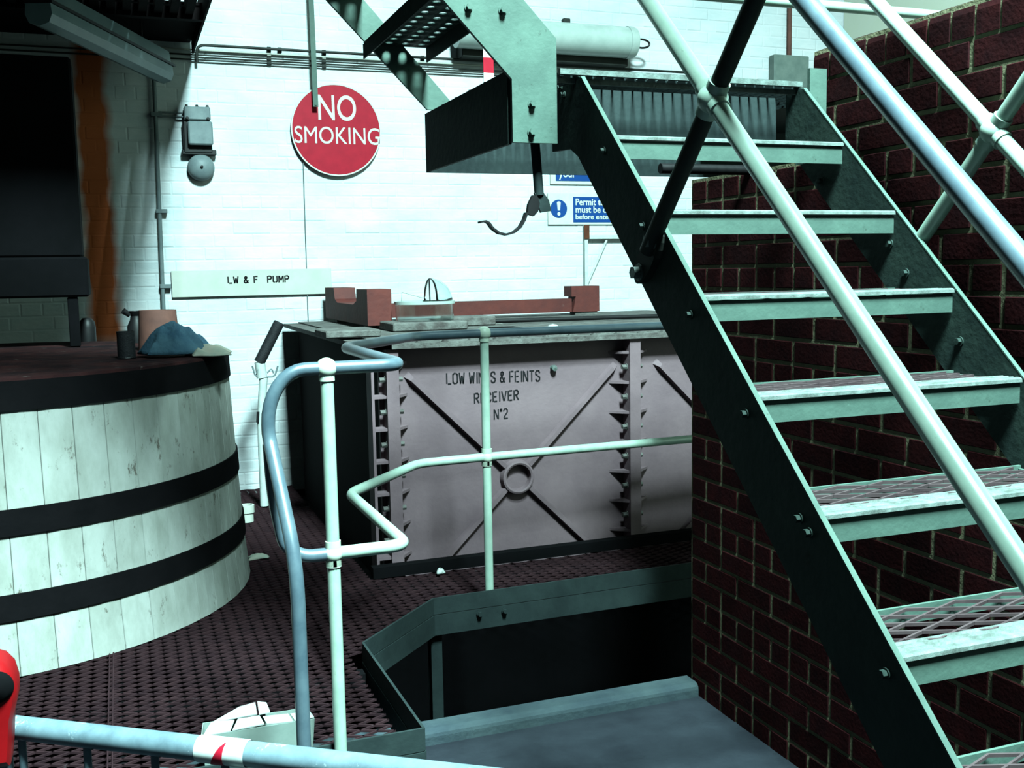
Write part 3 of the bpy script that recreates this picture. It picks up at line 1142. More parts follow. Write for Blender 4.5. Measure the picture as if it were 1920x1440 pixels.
# stencilled lettering
for body, (xa, ya), (xb, yb), hpx in (('LOW WINES & FEINTS', (838, 720), (1012, 714), 20), ('RECEIVER', (890, 756), (972, 749), 18), ('No2', (927, 786), (952, 784), 18)):
    a, b = onY(xa, ya, FACE - 0.002), onY(xb, yb, FACE - 0.002)
    hgt = onY(xa, ya - hpx, FACE - 0.002).z - a.z
    stencil('lettering', body, a.x, b.x, a.z, a.z + hgt, FACE - 0.002, 'stencil', pl1, sw=0.95, word=2.4, slant=b.z - a.z)
MB().box(tfl - 0.03, 3.2, TY - 0.060, TY - 0.012, ZM + 0.008, -1.262).build('plinth', 'dark', tank)
MB().box(tfl - 0.03, xr_ + 0.03, TY + 0.0, TYB, ZPIT, TB).build('shade_block', 'dark', tank)  # added black block, makes the space under the tank read as shade

# things on the tank top
ZTT = TZT + 0.008
crad = thing('cradle', 'red-brown painted timber cradle with notched ends lying on the tank at the back wall', 'cradle', (2.0, 6.1, ZTT))
cy0, cy1 = 5.33, 6.50
q0 = onY(690, 611, cy0)
ZCB = q0.z
cxa, cxb = q0.x, onY(735, 600, cy0).x
ctop = onY(690, 543, cy0).z
notch = onY(655, 570, cy0 + 0.45).z
ly = cy1 - cy0
prof_n = [(cy0, ZCB), (cy1, ZCB), (cy1, ctop), (cy1 - ly * 0.24, ctop), (cy1 - ly * 0.26, notch + 0.02), (cy1 - ly * 0.32, notch),
          (cy0 + ly * 0.30, notch), (cy0 + ly * 0.23, notch + 0.02), (cy0 + ly * 0.22, ctop), (cy0, ctop)]
MB().prism(prof_n, 'x', cxa, cxb).build('end_block', 'redbrown', crad)
ey0 = 6.15
e0, e1 = onY(1072, 585, ey0).x, onY(1124, 585, ey0).x
etop, estep = onY(1100, 536, ey0).z, onY(1080, 556, ey0).z
em = e0 + (e1 - e0) * 0.25
MB().prism([(e0 + 0.01, ZCB), (e1, ZCB), (e1, etop), (e0, etop), (e0, estep), (e0 + 0.03, estep)], 'y', ey0, ey0 + 0.12).build('end_block', 'redbrown', crad)
ptop = onY(960, 563, ey0).z
MB().box(cxb, e0 + 0.01, ey0 + 0.02, ey0 + 0.09, ZCB, ptop).build('plank', 'redbrown', crad)
for ya in (cy0 + 0.08, cy1 - 0.25):
    MB().box(cxa + 0.02, cxb - 0.01, ya, ya + 0.12, ZTT + 0.001, ZCB).build('packer', 'tank_rim', crad)
MB().box(e0 + 0.03, e1 - 0.01, ey0 + 0.01, ey0 + 0.1, ZTT + 0.001, ZCB).build('packer', 'tank_rim', crad)

gc = onZ(797, 606, ZTT + 0.03)
gl = thing('sight_glass', 'round glass sight lantern with a half-open hinged dome beside the cradle', 'glass lantern', (gc.x, gc.y, ZTT))
gw = 0.152
tbz = ZTT + 0.002
MB().cbox(gc.x - 0.22, gc.x + 0.17, gc.y - 0.2, gc.y + 0.2, ZTT + 0.001, ZTT + 0.045, 0.006).build('base_board', 'tank_rim', gl)
bz = ZTT + 0.046
MB().lathe([(gw, 0), (gw, 0.085), (gw - 0.006, 0.085), (gw - 0.006, 0.0)], (gc.x, gc.y, bz), 'z', 36).build('cylinder', 'glass', gl)
MB().lathe([(gw - 0.008, 0.085), (gw + 0.006, 0.085), (gw + 0.006, 0.1), (gw - 0.008, 0.1), (gw - 0.008, 0.085)], (gc.x, gc.y, bz), 'z', 36).build('rim_band', 'fit_metal', gl)
dm = MB()
vs, fs = [], []
nu, nv = 16, 10
hc = Vector((gc.x + gw, gc.y, bz + 0.1))
rot = Matrix.Rotation(math.radians(0), 3, 'Y')
for i in range(nu + 1):
    for j in range(nv + 1):
        a, b = -math.pi / 2 + math.pi * i / nu, math.pi / 2 * j / nv
        R = 0.118
        p = Vector((R * math.cos(a) * math.cos(b) * 1.0, R * math.sin(a) * math.cos(b), R * math.sin(b)))
        vs.append((gc.x + 0.03 + p.x, gc.y + p.y, bz + 0.1 + p.z))
for i in range(nu):
    for j in range(nv):
        a = i * (nv + 1) + j
        fs.append((a, a + nv + 1, a + nv + 2, a + 1))
dmo = dm.add(vs, fs, True).build('dome', 'glass', gl)
so = dmo.modifiers.new('thick', 'SOLIDIFY')
so.thickness = 0.005
MB().tube([(gc.x + 0.03, gc.y, bz + 0.1), (gc.x + 0.028, gc.y, bz + 0.215)], 0.004, 8).build('stay', 'black_metal', gl)
MB().tube([(gc.x - 0.13, gc.y - 0.03, bz + 0.1), (gc.x - 0.128, gc.y - 0.03, bz + 0.15), (gc.x - 0.02, gc.y - 0.03, bz + 0.118)], 0.003, 6).build('wire', 'fit_metal', gl)

r0, r1 = onY(893, 603, 5.4), onY(1262, 579, 5.4)
rod = MB().tube([(r0.x, 5.4, r0.z), (r1.x + 0.5, 5.4, r0.z - 0.008)], 0.0125, 10).build('rod', 'black_metal')
tag(rod, 'thin black rod lying along the tank top before the cradle', 'rod')
for t_, (xa, xb) in enumerate(((r0.x + 0.04, r0.x + 0.14), (r1.x + 0.32, r1.x + 0.42))):
    o = MB().cbox(xa, xb, 5.36, 5.44, ZTT, r0.z - 0.012, 0.003).build('packing_block', 'tank_rim')
    tag(o, ('grimy packing block under the left end of the black rod' if t_ == 0 else 'grimy packing block under the right end of the black rod'), 'block', 'packing blocks on the tank')
b0 = onZ(545, 622, ZTT)
for i, (pxa, pxb, py, d, h, lab) in enumerate(((612, 720, 636, 0.3, 0.035, 'weathered board on the tank corner below the notched cradle end'),
                                               (850, 930, 613, 0.22, 0.05, 'grimy pale board on the tank right of the sight glass'))):
    a, b = onZ(pxa, py, ZTT), onZ(pxb, py - 3, ZTT)
    o = MB().cbox(a.x, b.x, a.y, a.y + d, ZTT + 0.001, ZTT + h, 0.006).build('board', 'tank_rim')
    tag(o, lab, 'board', 'loose boards on the tank')
h0, h1 = onZ(935, 620, ZTT), onZ(1015, 620, ZTT)
hat = MB().cbox(h0.x, h1.x, h0.y, h0.y + 0.25, ZTT + 0.0005, ZTT + 0.006, 0.002).build('hatch_shade', 'dark')  # flat black plate stands in for the shade inside the hatch opening
tag(hat, 'black plate standing in for the dark hatch opening behind the top rail', 'hatch')
kc = onZ(1037, 618, ZTT)
kk_ = MB().lathe([(0.03, 0), (0.028, 0.014), (0.02, 0.024), (0.001, 0.028)], kc, 'z', 18).build('knob', 'white_paint')
tag(kk_, 'small white domed knob on the tank top beside the black hatch', 'knob')

# ================================================================== on the back wall
SY = 6.572
sc = onY(631, 244, SY)
SR = 0.5 * (onY(715.5, 244, SY).x - onY(547, 244, SY).x)
sign = thing('no_smoking_sign', 'round red sign reading NO SMOKING in white letters, hung from a flat bar', 'sign', (sc.x, SY, sc.z - SR))
MB().lathe([(0.001, -0.003), (SR * 0.975, -0.003), (SR * 0.975, 0.003), (0.001, 0.003)], (sc.x, SY, sc.z), 'y', 64).build('disc', 'sign_red', sign)
MB().lathe([(SR * 0.972, -0.0045), (SR, -0.0045), (SR, 0.0045), (SR * 0.972, 0.0045), (SR * 0.972, -0.0045)], (sc.x, SY, sc.z), 'y', 64).build('rim', 'sign_white', sign)
a, b = onY(597, 225, SY), onY(668, 230, SY)
text_mesh('lettering', 'NO', a.x, b.x, a.z, onY(597, 177, SY).z, SY - 0.0045, 'sign_white', sign, bold=0.006, slant=0.0)
a, b = onY(553, 268, SY), onY(712, 277, SY)
text_mesh('lettering', 'SMOKING', a.x, b.x, a.z, onY(553, 236, SY).z, SY - 0.0045, 'sign_white', sign, bold=0.0, slant=0.0)
p0, p1 = onY(590, 202, SY - 0.012), onY(581, 0, SY - 0.012)
dx_ = (p1 - p0) * 1.0
p2 = p0 + dx_ * ((ZC - p0.z) / dx_.z)
hb = MB()
hw_ = 0.0155
hb.add([(p0.x - hw_, SY - 0.054, p0.z), (p0.x + hw_, SY - 0.054, p0.z), (p2.x + hw_, SY - 0.054, p2.z), (p2.x - hw_, SY - 0.054, p2.z),
        (p0.x - hw_, SY - 0.044, p0.z), (p0.x + hw_, SY - 0.044, p0.z), (p2.x + hw_, SY - 0.044, p2.z), (p2.x - hw_, SY - 0.044, p2.z)],
       [(0, 1, 2, 3), (4, 5, 6, 7), (0, 1, 5, 4), (1, 2, 6, 5), (2, 3, 7, 6), (3, 0, 4, 7)])
hb.bolt((p0.x, SY - 0.054, p0.z + 0.012), '-y', 0.006, 0.007)
hb.tube([(p0.x, SY - 0.046, p0.z + 0.012), (p0.x, SY - 0.003, p0.z + 0.012)], 0.006, 8)
hb.build('hanger_bar', 'mint', sign)

W = WY - 0.004
a, b = onY(323, 558, W), onY(620, 503, W)
pump = thing('pump_sign', 'long cream board on the white wall stencilled LW & F PUMP', 'sign', ((a.x + b.x) / 2, W, a.z))
MB().cbox(a.x, b.x, W - 0.014, W, a.z, b.z, 0.002).build('board', 'cream', pump)
u, v = onY(428, 531, W - 0.016), onY(541, 517, W - 0.016)
stencil('lettering', 'LW & F  PUMP', u.x, v.x, u.z, v.z, W - 0.0155, 'stencil', pump, sw=1.25, word=3.4)

# bell
BX, BZ_ = onY(371, 265, W).x, onY(371, 265, W).z
pxm = onY(471, 265, W).x - BX
pxm /= 100.0                                     # metres per pixel here
bell = thing('alarm_bell', 'grey cast alarm bell with round gong below its box on the white wall', 'bell', (BX, W, BZ_ - 0.24))
zz = lambda py: onY(371, py, W).z
MB().cbox(BX - 24 * pxm, BX + 24 * pxm, W - 0.07, W, zz(228), zz(203), 0.006).build('terminal_box', 'bell_grey', bell)
bolts([(BX + px * pxm, W - 0.05, zz(203)) for px in (-19, 0, 19)], 'z', 0.008, 0.012, 'black_metal', bell)
bolts([(BX + px * pxm, W - 0.07, zz(225)) for px in (-19, 19)], '-y', 0.007, 0.01, 'black_metal', bell)
MB().cbox(BX - 27 * pxm, BX + 25 * pxm, W - 0.055, W, zz(289), zz(229), 0.006).build('back_case', 'black_metal', bell)
MB().cbox(BX - 19 * pxm, BX + 26 * pxm, W - 0.10, W - 0.055, zz(275), zz(231), 0.008).build('cover', 'bell_grey', bell)
MB().cbox(BX - 31 * pxm, BX + 32 * pxm, W - 0.05, W, zz(292), zz(282), 0.004).build('bracket', 'black_metal', bell)
gcx, gcz = BX + 3 * pxm, zz(315)
gp = []
gr_ = 25 * pxm
for i in range(9):
    t = math.pi / 2 * i / 8
    gp.append((max(0.001, gr_ * math.sin(t)), -0.03 - gr_ * 0.7 * math.cos(t)))
gp += [(gr_, 0.0)]
MB().lathe(gp, (gcx, W, gcz), 'y', 32).build('gong', 'bell_grey', bell)
MB().lathe([(0.001, -0.012), (0.008, -0.01), (0.008, 0)], (gcx, W - 0.03 - gr_ * 0.7, gcz), 'y', 12).build('screw', 'black_metal', bell)


# conduits along the wall
def conduit(pts, r, label, material, clips=()):
    t = thing('conduit', label, 'conduit', pts[0], 'conduits on the white wall')
    MB().tube(fillet(pts, 0.05, 5), r, 10).build('pipe', material, t)
    for c in clips:
        MB().cbox(c[0] - 0.012, c[0] + 0.012, WY - 0.004 - 2.4 * r, WY - 0.003, c[1] - r * 1.9, c[1] + r * 1.9, 0.002).build('clip', material, t)
    return t


cy_ = W - 0.024
zc = [onY(480, y, cy_).z for y in (91, 99, 108, 117)]
x0 = onY(368, 92, cy_).x
xs = [onY(x, 100, cy_).x for x in (505, 608)]
conduit([(x0, cy_ - 0.012, zc[3] - 0.02), (x0, cy_ - 0.012, zc[0]), (3.9, cy_ - 0.012, zc[0])], 0.0085, 'topmost dark conduit of the run along the white wall, bending down at its left end', 'rail_grey',
        [(x, zc[0]) for x in xs + [1.0 + 0.9 * k for k in range(3)]])
for z, lab, xa, m in ((zc[1], 'pale conduit just below the topmost dark conduit on the white wall', 0.2, 'cream'),
                      (zc[2], 'third conduit down in the run along the white wall', -1.9, 'rail_grey'),
                      (zc[3], 'lowest conduit of the run along the white wall', -1.9, 'rail_grey')):
    conduit([(xa, cy_ + 0.012, z), (3.9, cy_ + 0.012, z)], 0.0052, lab, m, [(x, z) for x in xs])
v0, v1 = onY(289, 150, cy_), onY(304, 582, cy_)
t = conduit([(v0.x, cy_, zc[3] - 0.06), (v1.x, cy_, -0.9)], 0.012, 'upright conduit on the white wall left of the bell', 'bell_grey')
for py in (215, 396, 537):
    z = onY(298, py, cy_).z
    MB().cbox(v0.x - 0.03, v0.x + 0.034, cy_ - 0.015, W, z - 0.012, z + 0.012, 0.002).build('clip', 'bell_grey', t)
zb1, zb2 = zz(214), zz(221)
for z, lab in ((zb1, 'upper short feed pipe from the upright conduit to the bell'), (zb2, 'lower short feed pipe from the upright conduit to the bell')):
    conduit([(v0.x + 0.013, cy_, z), (BX - 25 * pxm, cy_, z)], 0.006, lab, 'bell_grey')
w0, w1 = onY(570, 335, W - 0.006), onY(578, 612, W - 0.006)
cb = MB().tube([(w0.x, W - 0.004, w0.z + 0.15), (w1.x, W - 0.004, w1.z - 0.3)], 0.0026, 6).build('cable', 'bell_grey')
tag(cb, 'thin upright cable running down the white wall behind the red sign', 'cable')

# flameproof wall fitting
fc = onY(1100, 75, W - 0.16)
fr = 0.5 * (onY(1100, 45, W - 0.16).z - onY(1100, 104, W - 0.16).z)
fe = onY(1188, 75, W - 0.16).x
fit = thing('flameproof_lamp', 'long silvery cylindrical lamp fitting on the wall behind the upper stairs', 'lamp', (fe - 0.6, W - 0.16, fc.z - fr))
MB().lathe([(0.001, -1.25), (fr, -1.25), (fr, -0.06), (fr * 1.04, -0.06), (fr * 1.04, -0.02), (fr * 0.96, 0.0), (0.001, 0.0)], (fe, W - 0.16, fc.z), 'x', 36).build('tube', 'fit_metal', fit)
MB().cbox(fe - 1.2, fe - 0.02, W - 0.12, W, fc.z - fr * 1.45, fc.z - fr * 0.55, 0.006).build('shadow_box', 'rail_grey', fit)  # dark box drawn in place of the shadow under the lamp tube
MB().cbox(fe - 0.52, fe - 0.47, W - 0.18, W - 0.14, fc.z + fr * 0.95, fc.z + fr * 1.25, 0.004).build('lug', 'rail_grey', fit)
lp = [(fe + 0.06 - 0.06 * math.cos(t), W - 0.16, fc.z + 0.028 * math.sin(t)) for t in np.linspace(0, 2 * math.pi, 25)]
MB().tube(lp, 0.007, 8).build('loop', 'black_metal', fit)

# safety signs
yb_ = W - 0.006


def rect(px0, py0, px1, py1, y):
    a, b = onY(px0, py1, y), onY(px1, py0, y)
    return a.x, b.x, a.z, b.z


x0, x1, z0, z1 = rect(1032, 290, 1185, 345, yb_)
sg = thing('safety_sign', 'blue and white safety notice with the word your, partly hidden under the landing', 'sign', ((x0 + x1) / 2, yb_, z0))
MB().box(x0, x1, yb_, W + 0.002, z0, z1).build('board', 'sign_white', sg)
x0, x1, z0, z1 = rect(1042, 292, 1183, 339, yb_ - 0.002)
MB().box(x0, x1, yb_ - 0.0025, yb_ - 0.0005, z0, z1).build('blue_panel', 'sign_blue', sg)
x0, x1, z0, z1 = rect(1048, 322, 1080, 337, yb_ - 0.004)
text_mesh('lettering', 'your', x0, x1, z0, z1, yb_ - 0.0035, 'sign_white', sg, bold=0.02)
x0, x1, z0, z1 = rect(1028, 364, 1200, 421, yb_)
sg = thing('permit_sign', 'white safety notice with blue exclamation disc and permit to work text', 'sign', ((x0 + x1) / 2, yb_, z0))
MB().box(x0, x1, yb_, W + 0.002, z0, z1).build('board', 'sign_white', sg)
dc = onY(1047.5, 391.5, yb_)
dr = onY(1063, 391, yb_).x - dc.x
MB().lathe([(0.001, -0.0025), (dr, -0.0025), (dr, 0), (0.001, 0)], (dc.x, yb_, dc.z), 'y', 40).build('disc', 'sign_blue', sg)
ex = MB()
ex.prism([(dc.x - 0.13 * dr, dc.z - 0.18 * dr), (dc.x + 0.13 * dr, dc.z - 0.18 * dr), (dc.x + 0.23 * dr, dc.z + 0.68 * dr), (dc.x + 0.1 * dr, dc.z + 0.8 * dr),
          (dc.x - 0.1 * dr, dc.z + 0.8 * dr), (dc.x - 0.23 * dr, dc.z + 0.68 * dr)], 'y', yb_ - 0.004, yb_ - 0.003)
ex.lathe([(0.001, -0.004), (0.19 * dr, -0.004), (0.19 * dr, -0.003)], (dc.x, yb_, dc.z - 0.55 * dr), 'y', 20)
ex.build('exclamation_mark', 'sign_white', sg)
x0, x1, z0, z1 = rect(1075, 370, 1196, 417, yb_)
MB().box(x0, x1, yb_ - 0.0025, yb_ - 0.0005, z0, z1).build('blue_panel', 'sign_blue', sg)
for body, pxb, py0, py1 in (('Permit to work', 1168, 373, 386), ('must be obtained', 1180, 387, 400), ('before entering', 1160, 402, 415)):
    x0, x1, z0, z1 = rect(1079, py0, pxb, py1 - 1, yb_)
    text_mesh('lettering', body, x0, x1, z0, z1, yb_ - 0.0035, 'sign_white', sg, bold=0.02)

# wall bracket with gusset
a, b = onY(1096, 445, W), onY(1160, 450, W)
br = thing('wall_bracket', 'white-painted angle bracket with a diagonal strut on the wall under the permit notice', 'bracket', (a.x, W, a.z - 0.3))
up = onY(1098, 422, W).z
lo_ = onY(1095, 540, W).z
MB().box(a.x - 0.012, a.x + 0.012, W - 0.03, W, lo_, up).build('upright', 'white_paint', br)
MB().box(a.x - 0.018, a.x + 0.02, W - 0.04, W - 0.031, onY(1098, 448, W).z, up).build('rusty_lug', 'rust', br)
MB().box(a.x, a.x + 0.35, W - 0.035, W - 0.002, a.z - 0.012, a.z + 0.012).build('arm', 'white_paint', br)
MB().tube([(a.x + 0.16, W - 0.018, a.z - 0.02), (a.x + 0.005, W - 0.018, lo_ + 0.02)], 0.008, 8).build('strut', 'white_paint', br)

# box and conduit on the wall at the far right
x0, x1, z0, z1 = rect(1450, 106, 1516, 168, W - 0.06)
jb = MB().cbox(x0, x1, W - 0.07, W, z0, z1, 0.006).build('junction_box', 'box_grey')
tag(jb, 'grey junction box on the far wall at the top of the landing', 'box')
c0 = onY(1480, 60, W - 0.02).x
o = MB().tube([(c0, W - 0.02, z1), (c0, W - 0.02, ZC)], 0.017, 10).build('conduit', 'terracotta')
tag(o, 'brown upright conduit rising from the grey junction box', 'conduit')

# red and white tape hanging behind the upper stairs
ty_ = 4.6
ta, tb_ = onY(907, 160, ty_), onY(926, 160, ty_)
tp = thing('barrier_tape', 'strip of red and white tape hanging behind the upper stair stringer', 'tape', (ta.x, ty_, ta.z))
tz = [onY(915, y, ty_).z for y in (165, 137, 108, 40, -60)]
for i, m in enumerate(('white_paint', 'sign_red', 'white_paint', 'white_paint')):
    MB().box(ta.x, tb_.x, ty_ - 0.002 + 0.0004 * i, ty_ + 0.002 + 0.0004 * i, tz[i], tz[i + 1]).build('red_band' if i == 1 else 'white_band', m, tp)
MB().tube([((ta.x + tb_.x) / 2, ty_, tz[4]), ((ta.x + tb_.x) / 2, ty_, ZC)], 0.004, 6).build('string', 'white_paint', tp)

# ================================================================== pipe hanger under the landing
HY = 2.55
hg = thing('pipe_hanger', 'short steel pipe hanger with an open hooked strap under the landing corner', 'pipe hanger', (onY(1010, 285, HY).x, HY, onY(1010, 400, HY).z))
ht, hb_ = onY(1003, 268, HY), onY(1011, 366, HY)
MB().tube([(ht.x, HY, 0.33), (hb_.x, HY, hb_.z)], 0.0125, 14).build('drop_pipe', 'mint_dark', hg)
q = [onY(*p, HY) for p in ((1001, 362), (1018, 362), (1028, 376), (1032, 396), (1013, 399), (1006, 380))]
MB().prism([(v.x, v.z) for v in q], 'y', HY - 0.006, HY + 0.003).build('flat_end', 'mint_dark', hg)
q = [onY(*p, HY) for p in ((994, 367), (1002, 368), (1007, 382), (1004, 397), (996, 406), (984, 402), (986, 384))]
MB().prism([(v.x, v.z) for v in q], 'y', HY - 0.020, HY - 0.0065).build('clamp', 'black_metal', hg)
q = [onY(*p, HY - 0.014) for p in ((986, 399), (982, 412), (974, 426), (962, 436), (948, 440), (934, 437), (922, 428), (915, 418), (909, 415), (898, 417))]
sp_ = MB()
vs, fs = [], []
for i, p in enumerate(q):
    a = q[max(0, i - 1)]
    b = q[min(len(q) - 1, i + 1)]
    d = (b - a).normalized()
    n = Vector((-d.z, 0, d.x)) * 0.0025
    for yy_ in (HY - 0.026, HY - 0.004):
        for s in (-1, 1):
            vs.append((p.x + n.x * s, yy_, p.z + n.z * s))
for i in range(len(q) - 1):
    o_ = i * 4
    fs += [(o_, o_ + 4, o_ + 5, o_ + 1), (o_ + 2, o_ + 3, o_ + 7, o_ + 6), (o_, o_ + 2, o_ + 6, o_ + 4), (o_ + 1, o_ + 5, o_ + 7, o_ + 3)]
fs += [(0, 1, 3, 2), (len(vs) - 4, len(vs) - 2, len(vs) - 1, len(vs) - 3)]
sp_.add(vs, fs).build('strap', 'black_metal', hg)

# dark pipe stub under the landing
s0_, s1_ = onY(1238, 316, 2.9), onY(1330, 318, 2.9)
st_ = MB().tube([(s0_.x, 2.9, s0_.z), (XW + 0.02, 2.9, s0_.z)], 0.016, 12).build('pipe_stub', 'black_metal')
tag(st_, 'short dark pipe stub under the landing by the brick wall end', 'pipe')

# ================================================================== walkway and light, upper left
wk = thing('walkway', 'dark overhead grating walkway crossing the upper left corner', 'walkway', (-1.0, 5.4, 1.30))
wz = onY(362, 105, WY).z
wx = onY(362, 105, WY).x
wy0, wyb = 4.1, onZ(300, 34, wz).y
MB().box(wx - 0.012, wx, wy0, WY - 0.07, wz, wz + 0.16).build('edge_channel', 'tank_dark', wk)
MB().box(-3.4, wx - 0.012, wyb, WY - 0.003, wz + 0.075, wz + 0.09).build('deck_plate', 'tank_dark', wk)
MB().box(-3.4, wx - 0.012, wyb - 0.02, wyb + 0.03, wz, wz + 0.06).build('cross_beam', 'tank_dark', wk)
MB().box(-3.4, wx - 0.012, wy0, wy0 + 0.02, wz, wz + 0.14).build('cross_beam', 'tank_dark', wk)
x = wx - 0.06
while x > -1.6:
    MB().box(x - 0.040, x, wy0 + 0.02, wyb - 0.02, wz + 0.02, wz + 0.16).build('slat', 'tank_dark', wk)
    x -= 0.074
MB().box(-3.4, x, wy0 + 0.02, wyb - 0.02, wz + 0.05, wz + 0.075).build('deck_plate', 'tank_dark', wk)
LZ = 1.13
la, lb = onZ(72, 26, LZ), onZ(306, 140, LZ)
ld3 = (lb - la).normalized()
lt = thing('fluorescent_light', 'long unlit fluorescent batten light hung under the walkway', 'light fitting', (lb.x, lb.y, LZ))
nn = Vector((-ld3.y, ld3.x, 0))


def batten(a, b, prof_):
    vs = []
    for p in (a, b):
        for u, w in prof_:
            vs.append(p + nn * u + Vector((0, 0, w)))
    n = len(prof_)
    fs = [tuple(range(n))[::-1], tuple(range(n, 2 * n))] + [(i, (i + 1) % n, n + (i + 1) % n, n + i) for i in range(n)]
    return MB().add(vs, fs)


batten(la, lb, [(-0.055, 0.045), (-0.06, 0.0), (-0.045, -0.035), (0, -0.05), (0.045, -0.035), (0.06, 0.0), (0.055, 0.045)]).build('diffuser', 'diffuser', lt)
batten(la, lb + ld3 * 0.03, [(-0.062, 0.047), (0.062, 0.047), (0.062, 0.06), (-0.062, 0.06)]).build('gasket', 'black_metal', lt)
batten(la, lb, [(-0.05, 0.062), (0.05, 0.062), (0.04, 0.125), (-0.04, 0.125)]).build('body', 'diffuser', lt)
for t in (0.2, 0.8):
    p = la + (lb - la) * t
    MB().tube([(p.x, p.y, LZ + 0.125), (p.x, p.y, wz + 0.06)], 0.006, 8).build('suspension_rod', 'black_metal', lt)

# ================================================================== pump lever by the wall
LY = 5.95
lv = thing('pump_lever', 'black-gripped lever on a white forked stem between the vat and the tank', 'lever', (onY(490, 900, LY).x, LY, ZM))
p = [onY(*q, LY) for q in ((524, 604), (486, 680))]
MB().tube([p[0], p[0] + (p[1] - p[0]) * 0.02, p[1]], [0.026, 0.031, 0.031], 14).build('grip', 'rubber', lv)
p = [onY(*q, LY) for q in ((487, 679), (491, 708))]
MB().tube(p, 0.029, 14).build('socket', 'white_paint', lv)
for s in (-1, 1):
    fk = MB()
    fk.tube(fillet([onY(*q, LY - 0.01) for q in ((497, 707), (497 + s * 18, 706), (497 + s * 24, 686))], 0.02, 5), 0.005, 8)
    fk.tube(fillet([onY(*q, LY - 0.02) for q in ((497 + s * 4, 700), (497 + s * 12, 690), (497 + s * 16, 700))], 0.02, 5), 0.004, 8)
    fk.build('fork', 'bell_grey', lv)
p = [onY(*q, LY) for q in ((494, 708), (489, 790))]
b_ = p[1].copy()
b_.z = ZM + 0.01
MB().tube([p[0], p[1], b_], [0.024, 0.021, 0.024], 12).build('stem', 'white_paint', lv)
MB().tube([onY(484, 772, LY - 0.02), onY(483, 792, LY - 0.02)], 0.008, 8).build('pin', 'black_metal', lv)
pc_ = onZ(463, 976, ZM + 0.01)
o = MB().lathe([(0.001, 0), (0.036, 0), (0.036, 0.05), (0.042, 0.05), (0.042, 0.09), (0.03, 0.09), (0.03, 0.02), (0.001, 0.02)], (pc_.x, pc_.y, ZM + 0.005), 'z', 18).build('pipe_socket', 'cream')
tag(o, 'short pale pipe socket standing on the mesh behind the vat', 'pipe')
for i, (px, py, w, lab) in enumerate(((484, 1046, 0.09, 'pale plastic scrap on the mesh beside the vat foot'), (826, 1076, 0.03, 'tiny white scrap on the mesh before the tank'))):
    c = onZ(px, py, ZM + 0.006)
    tag(cloth('scrap', (c.x, c.y, ZM + 0.005), w, w * 0.7, 0.02, 5 + i, 'rag_pale' if i == 0 else 'white_paint', 8, 6), lab, 'litter')

# ================================================================== crowd barrier in front
BZ = -0.75
ba, bb_ = onZ(20, 1363, BZ), onZ(900, 1462, BZ)
bd = (bb_ - ba).normalized()
BR = 0.0198
be = bb_ + bd * 0.4
bs = ba - bd * 0.02
bar = thing('crowd_barrier', 'galvanised steel crowd barrier with upright bars at the bottom of the view', 'barrier', (ba.x, ba.y, ZF))
MB().tube([bs, be], BR, 18).build('top_rail', 'galv', bar)
low = Vector((0, 0, ZF + 0.18 - BZ))
MB().tube([bs + low, be + low], BR * 0.8, 14).build('bottom_rail', 'galv', bar)
s1 = onZ(72, 1400, BZ - 0.05)
d0 = (Vector((s1.x, s1.y, BZ)) - bs).dot(bd)
s2 = onZ(195, 1412, BZ - 0.05)
d1 = (Vector((s2.x, s2.y, BZ)) - bs).dot(bd)
k = 0
while d0 + k * (d1 - d0) < (be - bs).length - 0.03:
    p = bs + bd * (d0 + k * (d1 - d0))
    MB().tube([p, p + low], 0.0065, 10).build('upright_bar', 'galv', bar)
    k += 1
MB().tube([be, be + Vector((0, 0, ZF - BZ))], BR, 14).build('leg', 'galv', bar)
MB().tube([bs + Vector((0, 0, -0.012)), Vector((bs.x, bs.y, ZF))], BR * 0.8, 14).build('leg', 'galv', bar)
# tape wound round the rail
t0 = (onZ(376, 1402, BZ) - bs).dot(bd)
t1 = (onZ(468, 1412, BZ) - bs).dot(bd)
wt = thing('wrapped_tape', 'white tape with a red patch wound round the galvanised barrier rail', 'tape', bs + bd * t0)
MB().tube([bs + bd * t0, bs + bd * (t0 + 0.005), bs + bd * (t1 - 0.004), bs + bd * t1], [BR + 0.001, BR + 0.0016, BR + 0.0016, BR + 0.001], 24, caps=False).build('white_wrap', 'white_paint', wt)
side = Vector((bd.y, -bd.x, 0))
rp = MB()
vs = []
for fa, th in ((0.36, 1.35), (0.60, 0.35), (0.58, 1.35), (0.46, 0.75)):
    pass
rows = []
for i in range(7):
    th = math.radians(62 - i * 22)                        # angle round the rail, from upper front downward
    l = 0.60 - 0.34 * (i / 6) ** 0.8
    r = 0.62 - 0.05 * (i / 6)
    row = []
    for tt in (l, r):
        p = bs + bd * (t0 + (t1 - t0) * tt) + (side * math.cos(th) + Vector((0, 0, 1)) * math.sin(th)) * (BR + 0.0026)
        row.append(p)
    rows.append(row)
vs = [p for r in rows for p in r]
rp.add(vs, [(2 * i, 2 * i + 1, 2 * i + 3, 2 * i + 2) for i in range(6)], True).build('red_patch', 'sign_red', wt)
